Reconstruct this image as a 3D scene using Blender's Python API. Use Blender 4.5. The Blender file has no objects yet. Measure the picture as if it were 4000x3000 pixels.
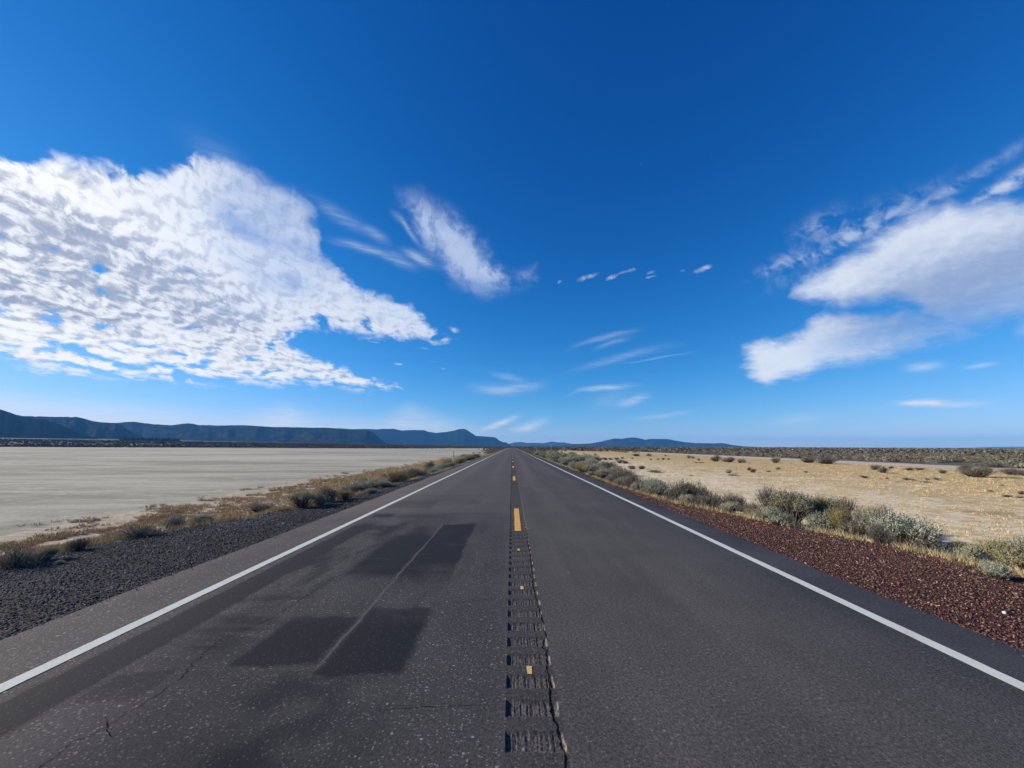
import bpy, math, random
import numpy as np
from mathutils import Matrix, Vector

# ------------------------------------------------------------------ camera
sc = bpy.context.scene
COL = sc.collection
F, CX, CY, HCAM = 1535.0, 2000.0, 1500.0, 1.75       # focal length in photograph pixels, centre, eye height
PITCH, ROLL = math.radians(9.0), math.radians(0.24)
ROT = Matrix.Rotation(math.pi/2 + PITCH, 3, 'X') @ Matrix.Rotation(ROLL, 3, 'Z')
cam_data = bpy.data.cameras.new("camera")
cam = bpy.data.objects.new("camera", cam_data)
COL.objects.link(cam)
cam.location = (0, 0, HCAM)
cam.rotation_euler = ROT.to_euler()
cam_data.sensor_width = 36.0
cam_data.lens = 36.0 * F / 4000.0
cam_data.clip_start = 0.05
cam_data.clip_end = 120000.0
sc.camera = cam

def ray(px, py):
    d = ROT @ Vector(((px-CX)/F, (CY-py)/F, -1.0))
    return d.normalized()

def on_plane(px, py, z=0.0):
    d = ray(px, py)
    t = (z-HCAM)/d.z
    return d.x*t, d.y*t

def at_depth(px, py, Y):
    d = ray(px, py)
    t = Y/d.y
    return Vector((d.x*t, Y, HCAM+d.z*t))

# ------------------------------------------------------------------ light
SUN_EL = math.radians(21.0)
SUN_AZ = math.radians(-82.0)       # clockwise from +Y (straight ahead), so the sun is to the left
sc.view_settings.view_transform = 'Standard'
sc.view_settings.look = 'None'
sc.view_settings.exposure = 0.684
sc.view_settings.gamma = 1.0
sc.view_settings.use_curve_mapping = False
sd = Vector((math.sin(SUN_AZ)*math.cos(SUN_EL), math.cos(SUN_AZ)*math.cos(SUN_EL), math.sin(SUN_EL)))
sun_data = bpy.data.lights.new("sun", 'SUN')
sun_data.energy = 5.0
sun_data.angle = math.radians(0.5)
sun_data.color = (1.0, 0.89, 0.72)
sun = bpy.data.objects.new("sun", sun_data)
COL.objects.link(sun)
sun.rotation_euler = sd.to_track_quat('Z', 'Y').to_euler()
try:
    sc.cycles.use_denoising = True
    sc.cycles.max_bounces = 5
    sc.cycles.diffuse_bounces = 3
    sc.cycles.glossy_bounces = 2
    sc.cycles.volume_bounces = 0
    sc.cycles.transparent_max_bounces = 6
    sc.cycles.sample_clamp_indirect = 4.0
except Exception:
    pass

# ------------------------------------------------------------------ tiny node language
class S:
    """a float or vector socket with arithmetic"""
    def __init__(s, nt, o): s.nt = nt; s.o = o
    def _m(s, op, *a, clamp=False):
        n = s.nt.nodes.new('ShaderNodeMath'); n.operation = op; n.use_clamp = clamp
        for i, v in enumerate((s,)+a):
            if isinstance(v, S): s.nt.links.new(v.o, n.inputs[i])
            else: n.inputs[i].default_value = float(v)
        return S(s.nt, n.outputs[0])
    def __add__(s, b): return s._m('ADD', b)
    __radd__ = __add__
    def __sub__(s, b): return s._m('SUBTRACT', b)
    def __rsub__(s, b): return (s*-1.0)+b
    def __mul__(s, b): return s._m('MULTIPLY', b)
    __rmul__ = __mul__
    def __truediv__(s, b): return s._m('DIVIDE', b)
    def min(s, b): return s._m('MINIMUM', b)
    def max(s, b): return s._m('MAXIMUM', b)
    def abs(s): return s._m('ABSOLUTE')
    def pow(s, b): return s._m('POWER', b)
    def exp(s): return s._m('EXPONENT')
    def clamp(s): return s._m('ADD', 0.0, clamp=True)
    def step(s, lo, hi, a=0.0, b=1.0):
        """smoothstep from a to b as s goes lo..hi"""
        n = s.nt.nodes.new('ShaderNodeMapRange'); n.interpolation_type = 'SMOOTHSTEP'
        s.nt.links.new(s.o, n.inputs['Value'])
        for k, v in (('From Min', lo), ('From Max', hi), ('To Min', a), ('To Max', b)):
            if isinstance(v, S): s.nt.links.new(v.o, n.inputs[k])
            else: n.inputs[k].default_value = v
        return S(s.nt, n.outputs['Result'])

def vec(nt, x, y, z=0.0):
    n = nt.nodes.new('ShaderNodeCombineXYZ')
    for i, v in enumerate((x, y, z)):
        if isinstance(v, S): nt.links.new(v.o, n.inputs[i])
        else: n.inputs[i].default_value = float(v)
    return S(nt, n.outputs[0])

def sep(nt, v):
    n = nt.nodes.new('ShaderNodeSeparateXYZ'); nt.links.new(v.o, n.inputs[0])
    return [S(nt, n.outputs[i]) for i in range(3)]

def noise(nt, v, scale, detail=2.0, rough=0.5, dist=0.0, color=False, d2=False):
    n = nt.nodes.new('ShaderNodeTexNoise')
    if d2: n.noise_dimensions = '2D'
    nt.links.new(v.o, n.inputs['Vector'])
    n.inputs['Scale'].default_value = scale; n.inputs['Detail'].default_value = detail
    n.inputs['Roughness'].default_value = rough; n.inputs['Distortion'].default_value = dist
    return S(nt, n.outputs['Color' if color else 'Fac'])

def voronoi(nt, v, scale, feature='F1', smooth=0.5, out='Distance', rnd=1.0, d2=False):
    n = nt.nodes.new('ShaderNodeTexVoronoi'); n.feature = feature
    if d2: n.voronoi_dimensions = '2D'
    nt.links.new(v.o, n.inputs['Vector']); n.inputs['Scale'].default_value = scale
    n.inputs['Randomness'].default_value = rnd
    if feature == 'SMOOTH_F1': n.inputs['Smoothness'].default_value = smooth
    return S(nt, n.outputs[out])

def curve(nt, v, pts):
    """piecewise linear function of v (0..1 in, 0..1 out)"""
    n = nt.nodes.new('ShaderNodeFloatCurve'); nt.links.new(v.o, n.inputs['Value'])
    c = n.mapping.curves[0]
    pts = sorted(pts)
    for i, (x, y) in enumerate(pts):
        if i < 2: p = c.points[i]; p.location = (x, y)
        else: p = c.points.new(x, y)
        p.handle_type = 'VECTOR'
    n.mapping.update()
    return S(nt, n.outputs[0])

def mix(nt, f, a, b, blend='MIX'):
    n = nt.nodes.new('ShaderNodeMix'); n.data_type = 'RGBA'; n.blend_type = blend
    for i, v in ((0, f), (6, a), (7, b)):
        if isinstance(v, S): nt.links.new(v.o, n.inputs[i])
        elif i == 0: n.inputs[i].default_value = float(v)
        else: n.inputs[i].default_value = (v[0], v[1], v[2], 1.0)
    return S(nt, n.outputs[2])

def vadd(nt, a, b):
    n = nt.nodes.new('ShaderNodeVectorMath'); n.operation = 'ADD'
    nt.links.new(a.o, n.inputs[0]); nt.links.new(b.o, n.inputs[1]); return S(nt, n.outputs[0])
def vscale(nt, a, k):
    n = nt.nodes.new('ShaderNodeVectorMath'); n.operation = 'MULTIPLY'
    nt.links.new(a.o, n.inputs[0]); n.inputs[1].default_value = k if hasattr(k, '__len__') else (k, k, k)
    return S(nt, n.outputs[0])

# ------------------------------------------------------------------ sky and clouds (a function of direction only)
world = bpy.data.worlds.new("World"); sc.world = world
world.use_nodes = True
nt = world.node_tree
for n in list(nt.nodes): nt.nodes.remove(n)
out = nt.nodes.new('ShaderNodeOutputWorld'); bg = nt.nodes.new('ShaderNodeBackground')
sky = nt.nodes.new('ShaderNodeTexSky'); sky.sky_type = 'NISHITA'; sky.sun_disc = False
sky.sun_elevation = SUN_EL; sky.sun_rotation = SUN_AZ
sky.altitude = 1300; sky.air_density = 1.0; sky.dust_density = 0.2; sky.ozone_density = 4.0
tc = nt.nodes.new('ShaderNodeTexCoord')
D = S(nt, tc.outputs['Generated'])
dx, dy, dz = sep(nt, D)
AZ0, AZW, ELW = -75.0, 150.0, 60.0
Az = dx._m('ARCTAN2', dy) * (180/math.pi/AZW) + (-AZ0/AZW)
El = dz._m('ARCSINE') * (180/math.pi/ELW)
LZ = dz.max(0.0) + 0.035
P = vec(nt, dx/LZ, dy/LZ, 0.0)          # point on the cloud layer overhead
def ae(px, py):
    d = ray(px, py)
    return ((math.degrees(math.atan2(d.x, d.y))-AZ0)/AZW, math.degrees(math.asin(d.z))/ELW)
nl = noise(nt, P, 1.1, 3.0, 0.55, color=True, d2=True); nlx, nly, _ = sep(nt, nl)
nf = noise(nt, P, 6.0, 4.0, 0.6, color=True, d2=True); nfx, nfy, _ = sep(nt, nf)
def warp(kl, kf):
    return (Az + (nlx-0.5)*kl + (nfx-0.5)*kf, El + (nly-0.5)*kl + (nfy-0.5)*kf)
A1, E1 = warp(0.012, 0.02)
A2, E2 = warp(0.01, 0.008)
AS = Az + (nfx-0.5)*0.006; ES = El + (nfy-0.5)*0.006
def region(top, bot, A, E):
    """signed inside distance (in units of 60 degrees) below one px polyline and above another"""
    t = [ae(*p) for p in top]; b = [ae(*p) for p in bot]
    T = curve(nt, A, t); B = curve(nt, A, b)
    a0 = max(min(p[0] for p in t), min(p[0] for p in b)); a1 = min(max(p[0] for p in t), max(p[0] for p in b))
    tp, bt = T-E, E-B; r = tp.min(bt)
    if a0 > 0.001: r = r.min((A-a0)*(AZW/ELW))
    if a1 < 0.999: r = r.min((A*-1.0+a1)*(AZW/ELW))
    r.top, r.bot = tp, bt
    return r
def blob(px, py, rx, ry, ang=0.0):
    """gaussian patch at a pixel direction, radii in photograph pixels near the middle"""
    a, e = ae(px, py); k = math.degrees(1/F)
    ca, sa = math.cos(math.radians(ang)), math.sin(math.radians(ang))
    cs = math.cos(math.radians(e*ELW))
    u = (AS-a)*(AZW*cs/k); v = (ES-e)*(ELW/k)
    p = (u*ca+v*sa)/rx; q = (v*ca-u*sa)/ry
    return ((p*p+q*q)*-1.0).exp()
def streak(pts, w, amp, fade=0.12):
    """thin cirrus along a px polyline"""
    q = sorted(ae(*p) for p in pts)
    c = curve(nt, Az, q)
    a0, a1 = q[0][0], q[-1][0]; f = (a1-a0)*0.5
    e = (Az.step(a0, a0+f)) * (Az.step(a1-f, a1, 1.0, 0.0))
    d = (ES-c)*(ELW/math.degrees(1/F)/w)
    return (d*d*-1.0).exp()*e*amp

# big altocumulus sheet on the left with its tail, and the lower lobe
c1 = region([(-300,600),(-100,610),(0,622),(100,612),(240,612),(330,645),(420,655),(540,660),(640,685),(700,655),(760,608),(850,612),(950,655),(1050,700),(1140,735),(1190,770),(1215,830),(1250,900),(1262,985),(1330,1050),(1365,1100),(1420,1140),(1500,1152),(1580,1180),(1650,1230),(1690,1270),(1720,1305),(1775,1325)],
            [(-300,1380),(0,1390),(100,1450),(250,1465),(450,1480),(600,1490),(800,1500),(1000,1500),(1080,1430),(1130,1330),(1160,1300),(1200,1285),(1300,1295),(1400,1310),(1500,1322),(1560,1332),(1650,1332),(1710,1345),(1775,1332)], A1, E1)
c1b = region([(990,1300),(1130,1340),(1200,1385),(1260,1395),(1310,1420),(1400,1462),(1480,1490),(1560,1508)],
             [(990,1505),(1260,1505),(1400,1522),(1560,1514)], A2, E2)
m1 = c1.max(c1b)
# cloudlet texture on the layer, slightly drawn out from upper left to lower right
px0, py0, _ = sep(nt, P); PHI = math.radians(52)
pu = px0*math.sin(PHI) + py0*math.cos(PHI); pv = px0*math.cos(PHI) - py0*math.sin(PHI)
PR = vadd(nt, vec(nt, pu*0.85, pv*1.55), vscale(nt, noise(nt, P, 3.0, 3.0, 0.6, color=True, d2=True), 0.20))
# puffs: cells keep their size across the sheet and flatten gently towards the horizon, drawn out down to the right
TH = Az*(AZW*math.pi/180)
VL = (El.max(0.0)*(ELW*math.pi/180) + 0.10)._m('LOGARITHM', math.e)
Q0 = vec(nt, TH*29.0, (VL*0.60 + TH*0.22)*29.0)
Q = vadd(nt, Q0, vscale(nt, noise(nt, Q0, 0.45, 3.0, 0.5, color=True, d2=True), 1.1))
vc = voronoi(nt, Q, 1.0, 'SMOOTH_F1', 0.7, d2=True)
Hq = noise(nt, Q, 1.1, 5.0, 0.60, d2=True)
Hs = noise(nt, vadd(nt, Q, vec(nt, -0.22, 0.26)), 1.1, 5.0, 0.60, d2=True)
relief = Hq - Hs                          # slopes that face the sun
big = noise(nt, Q0, 0.10, 3.0, 0.55, d2=True)
fine = Hq; vc2 = vc
lump = vc*-0.95 + 0.70 + (Hq-0.5)*1.3
# veil parts (smooth, thin) near the upper right of the sheet
veil = blob(1090, 900, 230, 190, -50)
vs = veil.step(0.25, 0.75)
thick = (c1.top.step(-0.02, 0.05)*c1.bot.step(-0.02, 0.16)).max(c1b.step(-0.02, 0.12))
cov1 = (lump + thick*0.62 + (big-0.5)*0.8 - 0.06 + blob(1480,1220,260,70,-22)*0.35)
op1 = cov1.step(-0.04, 0.40) * (m1+(Hq-0.5)*0.03).step(-0.008, 0.022)
wis = noise(nt, vadd(nt, vscale(nt, Q0, (0.25, 0.9, 1.0)), vscale(nt, Q, 0.08)), 0.45, 5.0, 0.62, 0.3, d2=True)
opv = m1.step(-0.012, 0.05) * (wis.step(0.25, 0.68, 0.30, 0.85))
op1 = op1*(1.0-vs*0.8) + opv*vs*0.8
# middle wisp
c3 = region([(1575,770),(1640,765),(1750,815),(1850,900),(1920,990),(1970,1060),(2010,1088),(2075,1070)],
            [(1575,810),(1640,930),(1700,1010),(1760,1085),(1850,1140),(1920,1150),(1980,1125),(2075,1085)], A1, E1)
wn = noise(nt, Q, 0.9, 5.0, 0.62, d2=True)
core3 = blob(1800, 1000, 210, 60, -48)
op3 = c3.step(-0.03, 0.06) * (core3*0.75 + wn.step(0.3, 0.75, 0.0, 0.75)).min(0.85)
# right cloud: upper body and lower lobe
c5 = region([(3070,1165),(3090,1120),(3130,1085),(3200,1050),(3300,990),(3400,945),(3500,860),(3560,835),(3640,800),(3720,775),(3800,790),(3900,760),(4100,760),(4400,830)],
            [(3070,1175),(3130,1190),(3200,1197),(3330,1207),(3450,1180),(3560,1190),(3620,1260),(3680,1310),(3760,1315),(3900,1280),(4400,1180)], A2, E2)
c5b = region([(2905,1350),(2960,1325),(3080,1310),(3140,1280),(3170,1240),(3220,1212),(3300,1212),(3400,1222),(3560,1212),(3700,1230),(3820,1290)],
             [(2905,1465),(2960,1500),(3010,1520),(3060,1490),(3150,1472),(3250,1440),(3400,1412),(3560,1370),(3700,1330),(3820,1310)], A2, E2)
thin5 = noise(nt, Q0, 0.17, 4.0, 0.55, 0.3, d2=True)
rg5 = (wn-0.5)*0.035 + (thin5-0.5)*0.02
soft5 = (c5+rg5).step(-0.010, 0.036); soft5b = (c5b+rg5*0.8).step(-0.008, 0.030)
op5 = soft5.max(soft5b)
op5 = op5 * (1.0 - (blob(3520, 1290, 230, 45, 8)*0.45 + blob(3950, 1290, 200, 60, 10)*0.35 + (thin5-0.5).abs()*0.3)).clamp()
wisp5 = (blob(3190, 880, 50, 26, 20) + blob(3320, 885, 80, 28, 20) + blob(3270, 955, 60, 16, 25) + blob(3470, 845, 80, 16, 25)
         + blob(3880, 765, 110, 18, 18) + blob(3960, 700, 90, 14, 20) + blob(3650, 780, 160, 14, 20) + blob(3030, 1035, 60, 18, 20)
         + blob(3130, 1015, 40, 12, 15) + blob(3080, 1060, 60, 26, 40)*0.5 + blob(3700, 1250, 60, 10, 5)*0.0)
op6 = wisp5 * wn.step(0.35, 0.7, 0.0, 1.0) * 0.42
# small puffs
puffs = (blob(2280, 1088, 21, 8.8, 12) + blob(2320, 1078, 24, 9.6, 15)*0.9 + blob(2392, 1084, 19, 8.0, 12) + blob(2440, 1062, 32, 6.4, 8)*0.7
         + blob(2550, 1062, 21, 6.4, 8)*0.7 + blob(2545, 1082, 22, 4.8, 8)*0.6 + blob(2672, 1056, 14, 6.4, 0)*0.7 + blob(2748, 1050, 27, 8.8, 10)
         + blob(2186, 1100, 10, 6.4, 30)*0.6 + blob(2860, 1025, 16, 6.4, 25)*0.25
         + blob(1775, 1288, 22, 10.4, -12)*1.1 + blob(1655, 1360, 24, 4.8, 0)*0.7 + blob(1556, 1422, 19, 4.8, 0)*0.9 + blob(1735, 1440, 21, 4.0, -5)*0.5
         + blob(1690, 1412, 24, 3.2, 0)*0.4 + blob(1460, 1335, 27, 5.6, -5)*0.6 + blob(1440, 1545, 6, 4.0, 0)*0.6
         + blob(2050, 1165, 27, 7.2, 10)*0.25 + blob(3210, 1430, 160, 11.2, 8)*0.0)
op7 = (puffs*1.3 - (1.0-Hq)*1.3 + 0.30).clamp()*(wn.step(0.35, 0.65, 0.25, 0.62))
# streaks left of the middle wisp and cirrus low over the horizon
st = (streak([(1510,815),(1570,860),(1610,920),(1660,980)], 12, 0.4)
      + streak([(1240,925),(1370,955),(1480,985),(1600,1055)], 12, 0.42) + blob(1640, 1010, 48, 15, -20)*0.6 + blob(1560, 1015, 50, 16, -22)*0.3
      + streak([(1390,885),(1440,900),(1550,960)], 16, 0.3)
      + blob(930, 690, 90, 36, -28)*0.3 + blob(1330, 845, 80, 20, -20)*0.25
      + streak([(2190,1372),(2290,1335),(2400,1308),(2540,1278)], 9, 0.30)
      + streak([(2290,1378),(2380,1340),(2500,1310)], 9, 0.22)
      + streak([(2150,1475),(2300,1430),(2500,1375),(2720,1330)], 13, 0.22)
      + streak([(2390,1428),(2560,1400),(2760,1366)], 4, 0.25)
      + streak([(1780,1510),(1960,1525),(2080,1512),(2180,1485)], 18, 0.42) + blob(1990, 1475, 60, 12, -12)*0.25
      + streak([(2190,1560),(2270,1520),(2420,1512),(2540,1498)], 9, 0.5)
      + streak([(2380,1590),(2460,1570),(2570,1535)], 14, 0.34)
      + streak([(2240,1590),(2400,1560),(2560,1545)], 30, 0.12)
      + streak([(2420,1640),(2600,1625),(2760,1595)], 8, 0.22)
      + streak([(1820,1700),(1910,1672),(1980,1645),(2060,1610)], 12, 0.75)
      + streak([(1950,1690),(2060,1672),(2150,1640),(2170,1632)], 18, 0.55)
      + streak([(2950,1665),(3100,1640),(3300,1615)], 16, 0.16)
      + streak([(3490,1440),(3600,1435),(3730,1420)], 12, 0.42) + streak([(3730,1440),(3820,1430),(3930,1415)], 6, 0.35)
      + streak([(3520,1578),(3600,1576),(3720,1580),(3950,1572)], 8, 0.4) + blob(3590, 1573, 38, 7, 0)*0.8 + blob(3650, 1577, 14, 6, 0)*0.5
      + streak([(3930,1310),(4020,1280),(4200,1230)], 16, 0.4))
stn = noise(nt, vec(nt, Az*14.0, El*60.0, 0.0), 2.6, 4.0, 0.6, 0.6, d2=True)
op8 = st * stn.step(0.25, 0.7, 0.45, 1.15)
# pale veil along the horizon, thicker to the left
hz_top = curve(nt, Az, [ae(-400,1480), ae(0,1525), ae(600,1580), ae(900,1620), ae(1120,1570), ae(1300,1625), ae(1480,1625), ae(1600,1570), ae(1750,1620), ae(1900,1665), ae(2100,1680), ae(2500,1690), ae(3300,1680), ae(4000,1690)])
hv = (hz_top-E2).step(-0.015, 0.05)
left_w = Az.step(0.05, 0.62, 1.0, 0.25)
op9 = hv * left_w * stn.step(0.2, 0.65, 0.45, 1.0) * 0.95

opA = op1.max(op3).max(op7)
opB = op5.max(op6)
opC = op8.max(op9).clamp()
# cloud brightness: bright tops, grey thick bellies
grey1 = (blob(120, 1010, 330, 85, -10) + blob(560, 1080, 260, 85, -16) + blob(60, 1120, 160, 60, -10)*0.8 + blob(150, 820, 260, 40, -14)*0.35 + blob(480, 1240, 400, 50, -8)*0.35 + blob(850, 1180, 260, 60, -15)*0.3)
sh1 = (vc*0.75 + 0.20 - relief*2.2 - (Hq-0.5)*0.8)
lowf = noise(nt, Q0, 0.17, 3.0, 0.6, 0.4, d2=True) - relief*0.9
g1 = (grey1.min(1.0)*lowf.step(0.25, 0.70, 0.25, 1.0)*0.85 + sh1.step(0.15, 1.05, 0.0, 0.55)*(1.0-grey1.min(1.0)*0.40)).step(-0.12, 1.15)
colA = mix(nt, g1, (0.93, 0.96, 1.02), (0.24, 0.31, 0.47))
glow = blob(-150, 800, 700, 330, -10)
colA = mix(nt, glow*0.9, colA, mix(nt, g1, (1.18, 1.18, 1.18), (0.40, 0.46, 0.60)))
dim = blob(1250, 900, 420, 420, 0)*0.75 + blob(1800, 1050, 250, 300, 0)
colA = mix(nt, dim.clamp()*0.9, colA, (0.50, 0.62, 0.86))
grey5 = blob(3980, 1130, 300, 130, 8)*1.0 + blob(3780, 1060, 260, 60, 10)*0.55 + blob(3480, 1270, 160, 40, 8)*0.5 + blob(3560, 1150, 250, 40, 5)*0.35
colB = mix(nt, (grey5*thin5.step(0.25, 0.7, 1.1, 0.6) + (thin5-0.5)*0.6 - relief*0.7 + 0.05).step(-0.25, 1.3), (0.74, 0.81, 0.94), (0.30, 0.41, 0.65))
bright5 = blob(3090, 1400, 130, 90, 0) + blob(3450, 950, 200, 50, 25)*0.5
colB = mix(nt, bright5.clamp()*0.8, colB, (0.84, 0.90, 0.98))
colC = mix(nt, El.step(0.04, 0.20), (0.98, 0.93, 0.93), (0.66, 0.79, 0.93))

KS = 0.1093          # deepen the sky to the dry, high-altitude blue of the place, channel by channel
n_ = nt.nodes.new('ShaderNodeSeparateColor'); nt.links.new(sky.outputs[0], n_.inputs[0])
sr, sg, sb = [S(nt, n_.outputs[i])*KS for i in range(3)]
rr = sr.pow(2.4)*(0.45/0.4**2.4)
n_ = nt.nodes.new('ShaderNodeCombineColor')
for i, v in enumerate((rr/(rr*1.15+1.0)*(1/KS), sg.pow(1.45)/(sg*1.75+1.0)*(2.5/KS), sb.pow(0.95)/(sb*0.25+1.0)*(1.5/KS))): nt.links.new(v.o, n_.inputs[i])
skyc = S(nt, n_.outputs[0])
CL = 9.0            # cloud radiance relative to the sky texture's own scale
def lit(c):
    if isinstance(c, S): return vscale(nt, c, CL)
    return tuple(x*CL for x in c)
res = mix(nt, opC*0.9, skyc, lit(colC))
res = mix(nt, opB.clamp(), res, lit(colB))
res = mix(nt, opA.clamp(), res, lit(colA))
nt.links.new(res.o, bg.inputs['Color'])
bg.inputs['Strength'].default_value = 0.068
bg2 = nt.nodes.new('ShaderNodeBackground'); nt.links.new(skyc.o, bg2.inputs['Color']); bg2.inputs['Strength'].default_value = 0.068
mx = nt.nodes.new('ShaderNodeMixShader')
front = dz._m('GREATER_THAN', 0.0) * dy._m('GREATER_THAN', 0.05)      # no clouds behind the viewer
nt.links.new(front.o, mx.inputs[0]); nt.links.new(bg2.outputs[0], mx.inputs[1]); nt.links.new(bg.outputs[0], mx.inputs[2])
nt.links.new(mx.outputs[0], out.inputs[0])

# ------------------------------------------------------------------ mesh helpers
rng = np.random.default_rng(7)
random.seed(11)

def mesh_np(name, V, Fc, k=None):
    """V (n,3), Fc (m,3 or 4) -> mesh"""
    V = np.asarray(V, np.float32); Fc = np.asarray(Fc, np.int32)
    k = Fc.shape[1]
    me = bpy.data.meshes.new(name)
    me.vertices.add(len(V)); me.vertices.foreach_set("co", V.ravel())
    me.loops.add(Fc.size); me.loops.foreach_set("vertex_index", Fc.ravel())
    me.polygons.add(len(Fc)); me.polygons.foreach_set("loop_start", np.arange(0, Fc.size, k, dtype=np.int32))
    me.update(calc_edges=True)
    return me

def grid_faces(nr, nc, off=0):
    i = np.arange(nr-1)[:, None]*nc + np.arange(nc-1)[None, :]
    return (np.stack([i, i+1, i+nc+1, i+nc], -1).reshape(-1, 4) + off)

def link(name, me, mat=None, parent=None, smooth=False):
    o = bpy.data.objects.new(name, me); COL.objects.link(o)
    if mat is not None and not me.materials: me.materials.append(mat)
    if smooth: me.polygons.foreach_set("use_smooth", np.ones(len(me.polygons), bool))
    if parent is not None: o.parent = parent
    return o

def tag(o, label=None, cat=None, group=None, kind=None):
    if label: o['label'] = label
    if cat: o['category'] = cat
    if group: o['group'] = group
    if kind: o['kind'] = kind
    return o

def new_mat(name, rough=0.9, spec=0.2):
    m = bpy.data.materials.new(name); m.use_nodes = True
    t = m.node_tree; b = t.nodes['Principled BSDF']
    b.inputs['Roughness'].default_value = rough
    b.inputs['Specular IOR Level'].default_value = spec
    return m, t, b
def setc(t, b, c):
    if isinstance(c, S): t.links.new(c.o, b.inputs['Base Color'])
    else: b.inputs['Base Color'].default_value = (*c, 1)
def bump(t, b, h, strength=0.5, dist=0.01):
    n = t.nodes.new('ShaderNodeBump'); n.inputs['Strength'].default_value = strength
    n.inputs['Distance'].default_value = dist
    t.links.new(h.o, n.inputs['Height']); t.links.new(n.outputs[0], b.inputs['Normal'])
def objco(t):
    n = t.nodes.new('ShaderNodeTexCoord'); return S(t, n.outputs['Object'])
def geo_pos(t):
    n = t.nodes.new('ShaderNodeNewGeometry'); return S(t, n.outputs['Position'])
def attr(t, name, out='Fac'):
    n = t.nodes.new('ShaderNodeAttribute'); n.attribute_name = name; return S(t, n.outputs[out])

def vnoise(x, y, seed=0, oct=3):
    """cheap smooth noise on arrays, -1..1"""
    r = np.random.default_rng(seed); out = np.zeros_like(x, dtype=float); a = 1.0; tot = 0
    tab = r.uniform(-1, 1, (256, 256)); f = 1.0
    for _ in range(oct):
        X = x*f + 37.1; Y = y*f + 11.7
        i = np.floor(X).astype(int); j = np.floor(Y).astype(int); u = X-i; v = Y-j
        u = u*u*(3-2*u); v = v*v*(3-2*v)
        g = lambda a_, b_: tab[a_ % 256, b_ % 256]
        out += a*((g(i, j)*(1-u)+g(i+1, j)*u)*(1-v) + (g(i, j+1)*(1-u)+g(i+1, j+1)*u)*v)
        tot += a; a *= 0.5; f *= 2.03
    return out/tot

def sstep(a, b, x):
    t = np.clip((x-a)/(b-a), 0, 1); return t*t*(3-2*t)

# ------------------------------------------------------------------ shape of the land
def crest_r(y): return np.interp(y, [-10, 3, 6, 8, 10, 12, 14, 20, 40, 6000], [7.5, 7.6, 7.55, 7.35, 6.7, 6.05, 5.45, 5.1, 5.0, 5.0])
def crest_l(y): return np.interp(y, [-10, 3, 6, 9, 10, 11, 13, 16, 22, 30, 6000], [8.0, 7.9, 7.85, 7.8, 7.3, 6.8, 6.5, 6.0, 5.5, 5.2, 5.1])
def pave_r(y): return 4.50 + 0.06*vnoise(y*0.35, y*0+3, 5, 3)
def pave_l(y): return 4.64 + 0.05*vnoise(y*0.35, y*0+9, 6, 3)
FIELD = -0.95
def land(x, y):
    x = np.asarray(x, float); y = np.asarray(y, float)
    ax = np.abs(x); r = x > 0
    C = np.where(r, crest_r(y), crest_l(y)) + 0.10*vnoise(x*0, y*0.5, 12, 2)
    P = np.where(r, pave_r(y), pave_l(y))
    z = np.where(ax < P-0.05, -0.07, -0.035 - 0.10*np.clip((ax-P)/np.maximum(C-P, .1), 0, 1))
    # crest to field
    d = ax-C
    zc = -0.135 + (FIELD+0.135)*sstep(-0.15, 2.4, d)
    z = np.where(d > -0.15, np.minimum(z, zc), z)
    # gentle relief
    z = z + np.where(ax > C, 0.05*vnoise(x*0.25, y*0.25, 3, 3)*sstep(0, 3, d), 0)
    z = z + np.where(d > 0, np.clip(d, 0, 2.4)/2.4*0.03*vnoise(x*1.3, y*1.3, 4, 2), 0)
    pl = sstep(-15, -20, x)*sstep(420, 380, y)          # the dry lake bed is level
    z = z*(1-pl) + (FIELD-0.03)*pl
    # left: land rises past the far shore of the lake bed towards the foot of the range
    u = np.clip(-x/np.maximum(y, 60), 0, 1.9)
    k = np.interp(u, [0, .1, .2, .52, .9, 1.3, 1.9], [0, .0006, .0032, .0085, .0150, .0225, .028])
    z = z + k*np.clip(y-430, 0, 2600) * sstep(430, 800, y)
    # right: a long very low swell so the scrub closes the horizon
    z = z + np.where(x > 70, 0.6*sstep(90, 600, x)*vnoise(x*0.004, y*0.004, 8, 2), 0)
    z = z + 1.3*sstep(250, 1500, np.hypot(x, y))*(x > 0)
    return z

xs = np.concatenate([-np.geomspace(15000, 60, 52), -np.arange(59, 20, -1.0), -np.arange(20, 9.0, -.25), -np.arange(9.0, 4.2, -.08),
                     np.arange(-4.2, 4.3, 1.05), np.arange(4.28, 9.0, .08), np.arange(9.0, 20, .25), np.arange(20, 60, 1.0), np.geomspace(60, 15000, 52)])
ys = np.concatenate([-np.geomspace(3000, 6, 14), np.arange(-5, 30, .25), np.arange(30, 120, 1.0), np.arange(120, 600, 6.0), np.geomspace(600, 15000, 56)])
X, Y = np.meshgrid(xs, ys)
Z = land(X, Y)
me = mesh_np("ground", np.stack([X, Y, Z], -1).reshape(-1, 3), grid_faces(len(ys), len(xs)))
def fattr(me, name, v):
    a = me.attributes.new(name, 'FLOAT', 'POINT'); a.data.foreach_set("value", np.ascontiguousarray(v, np.float32).ravel())
ax = np.abs(X)
crest = np.where(X > 0, crest_r(Y), crest_l(Y))
fattr(me, "past_crest", ax-crest)                               # metres beyond the shoulder's edge
shore_x = -(14.0 + 0.5*vnoise(Y*0.09, Y*0, 21, 3)) - 1.4*sstep(11.5, 16, Y) + 1.2*sstep(25, 60, Y)
far_y = 400 + 14*vnoise(X*0.01, X*0, 22, 3) - 25*sstep(-250, -420, X) 
far_y = np.where(X > -110, far_y+90, far_y)
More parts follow.
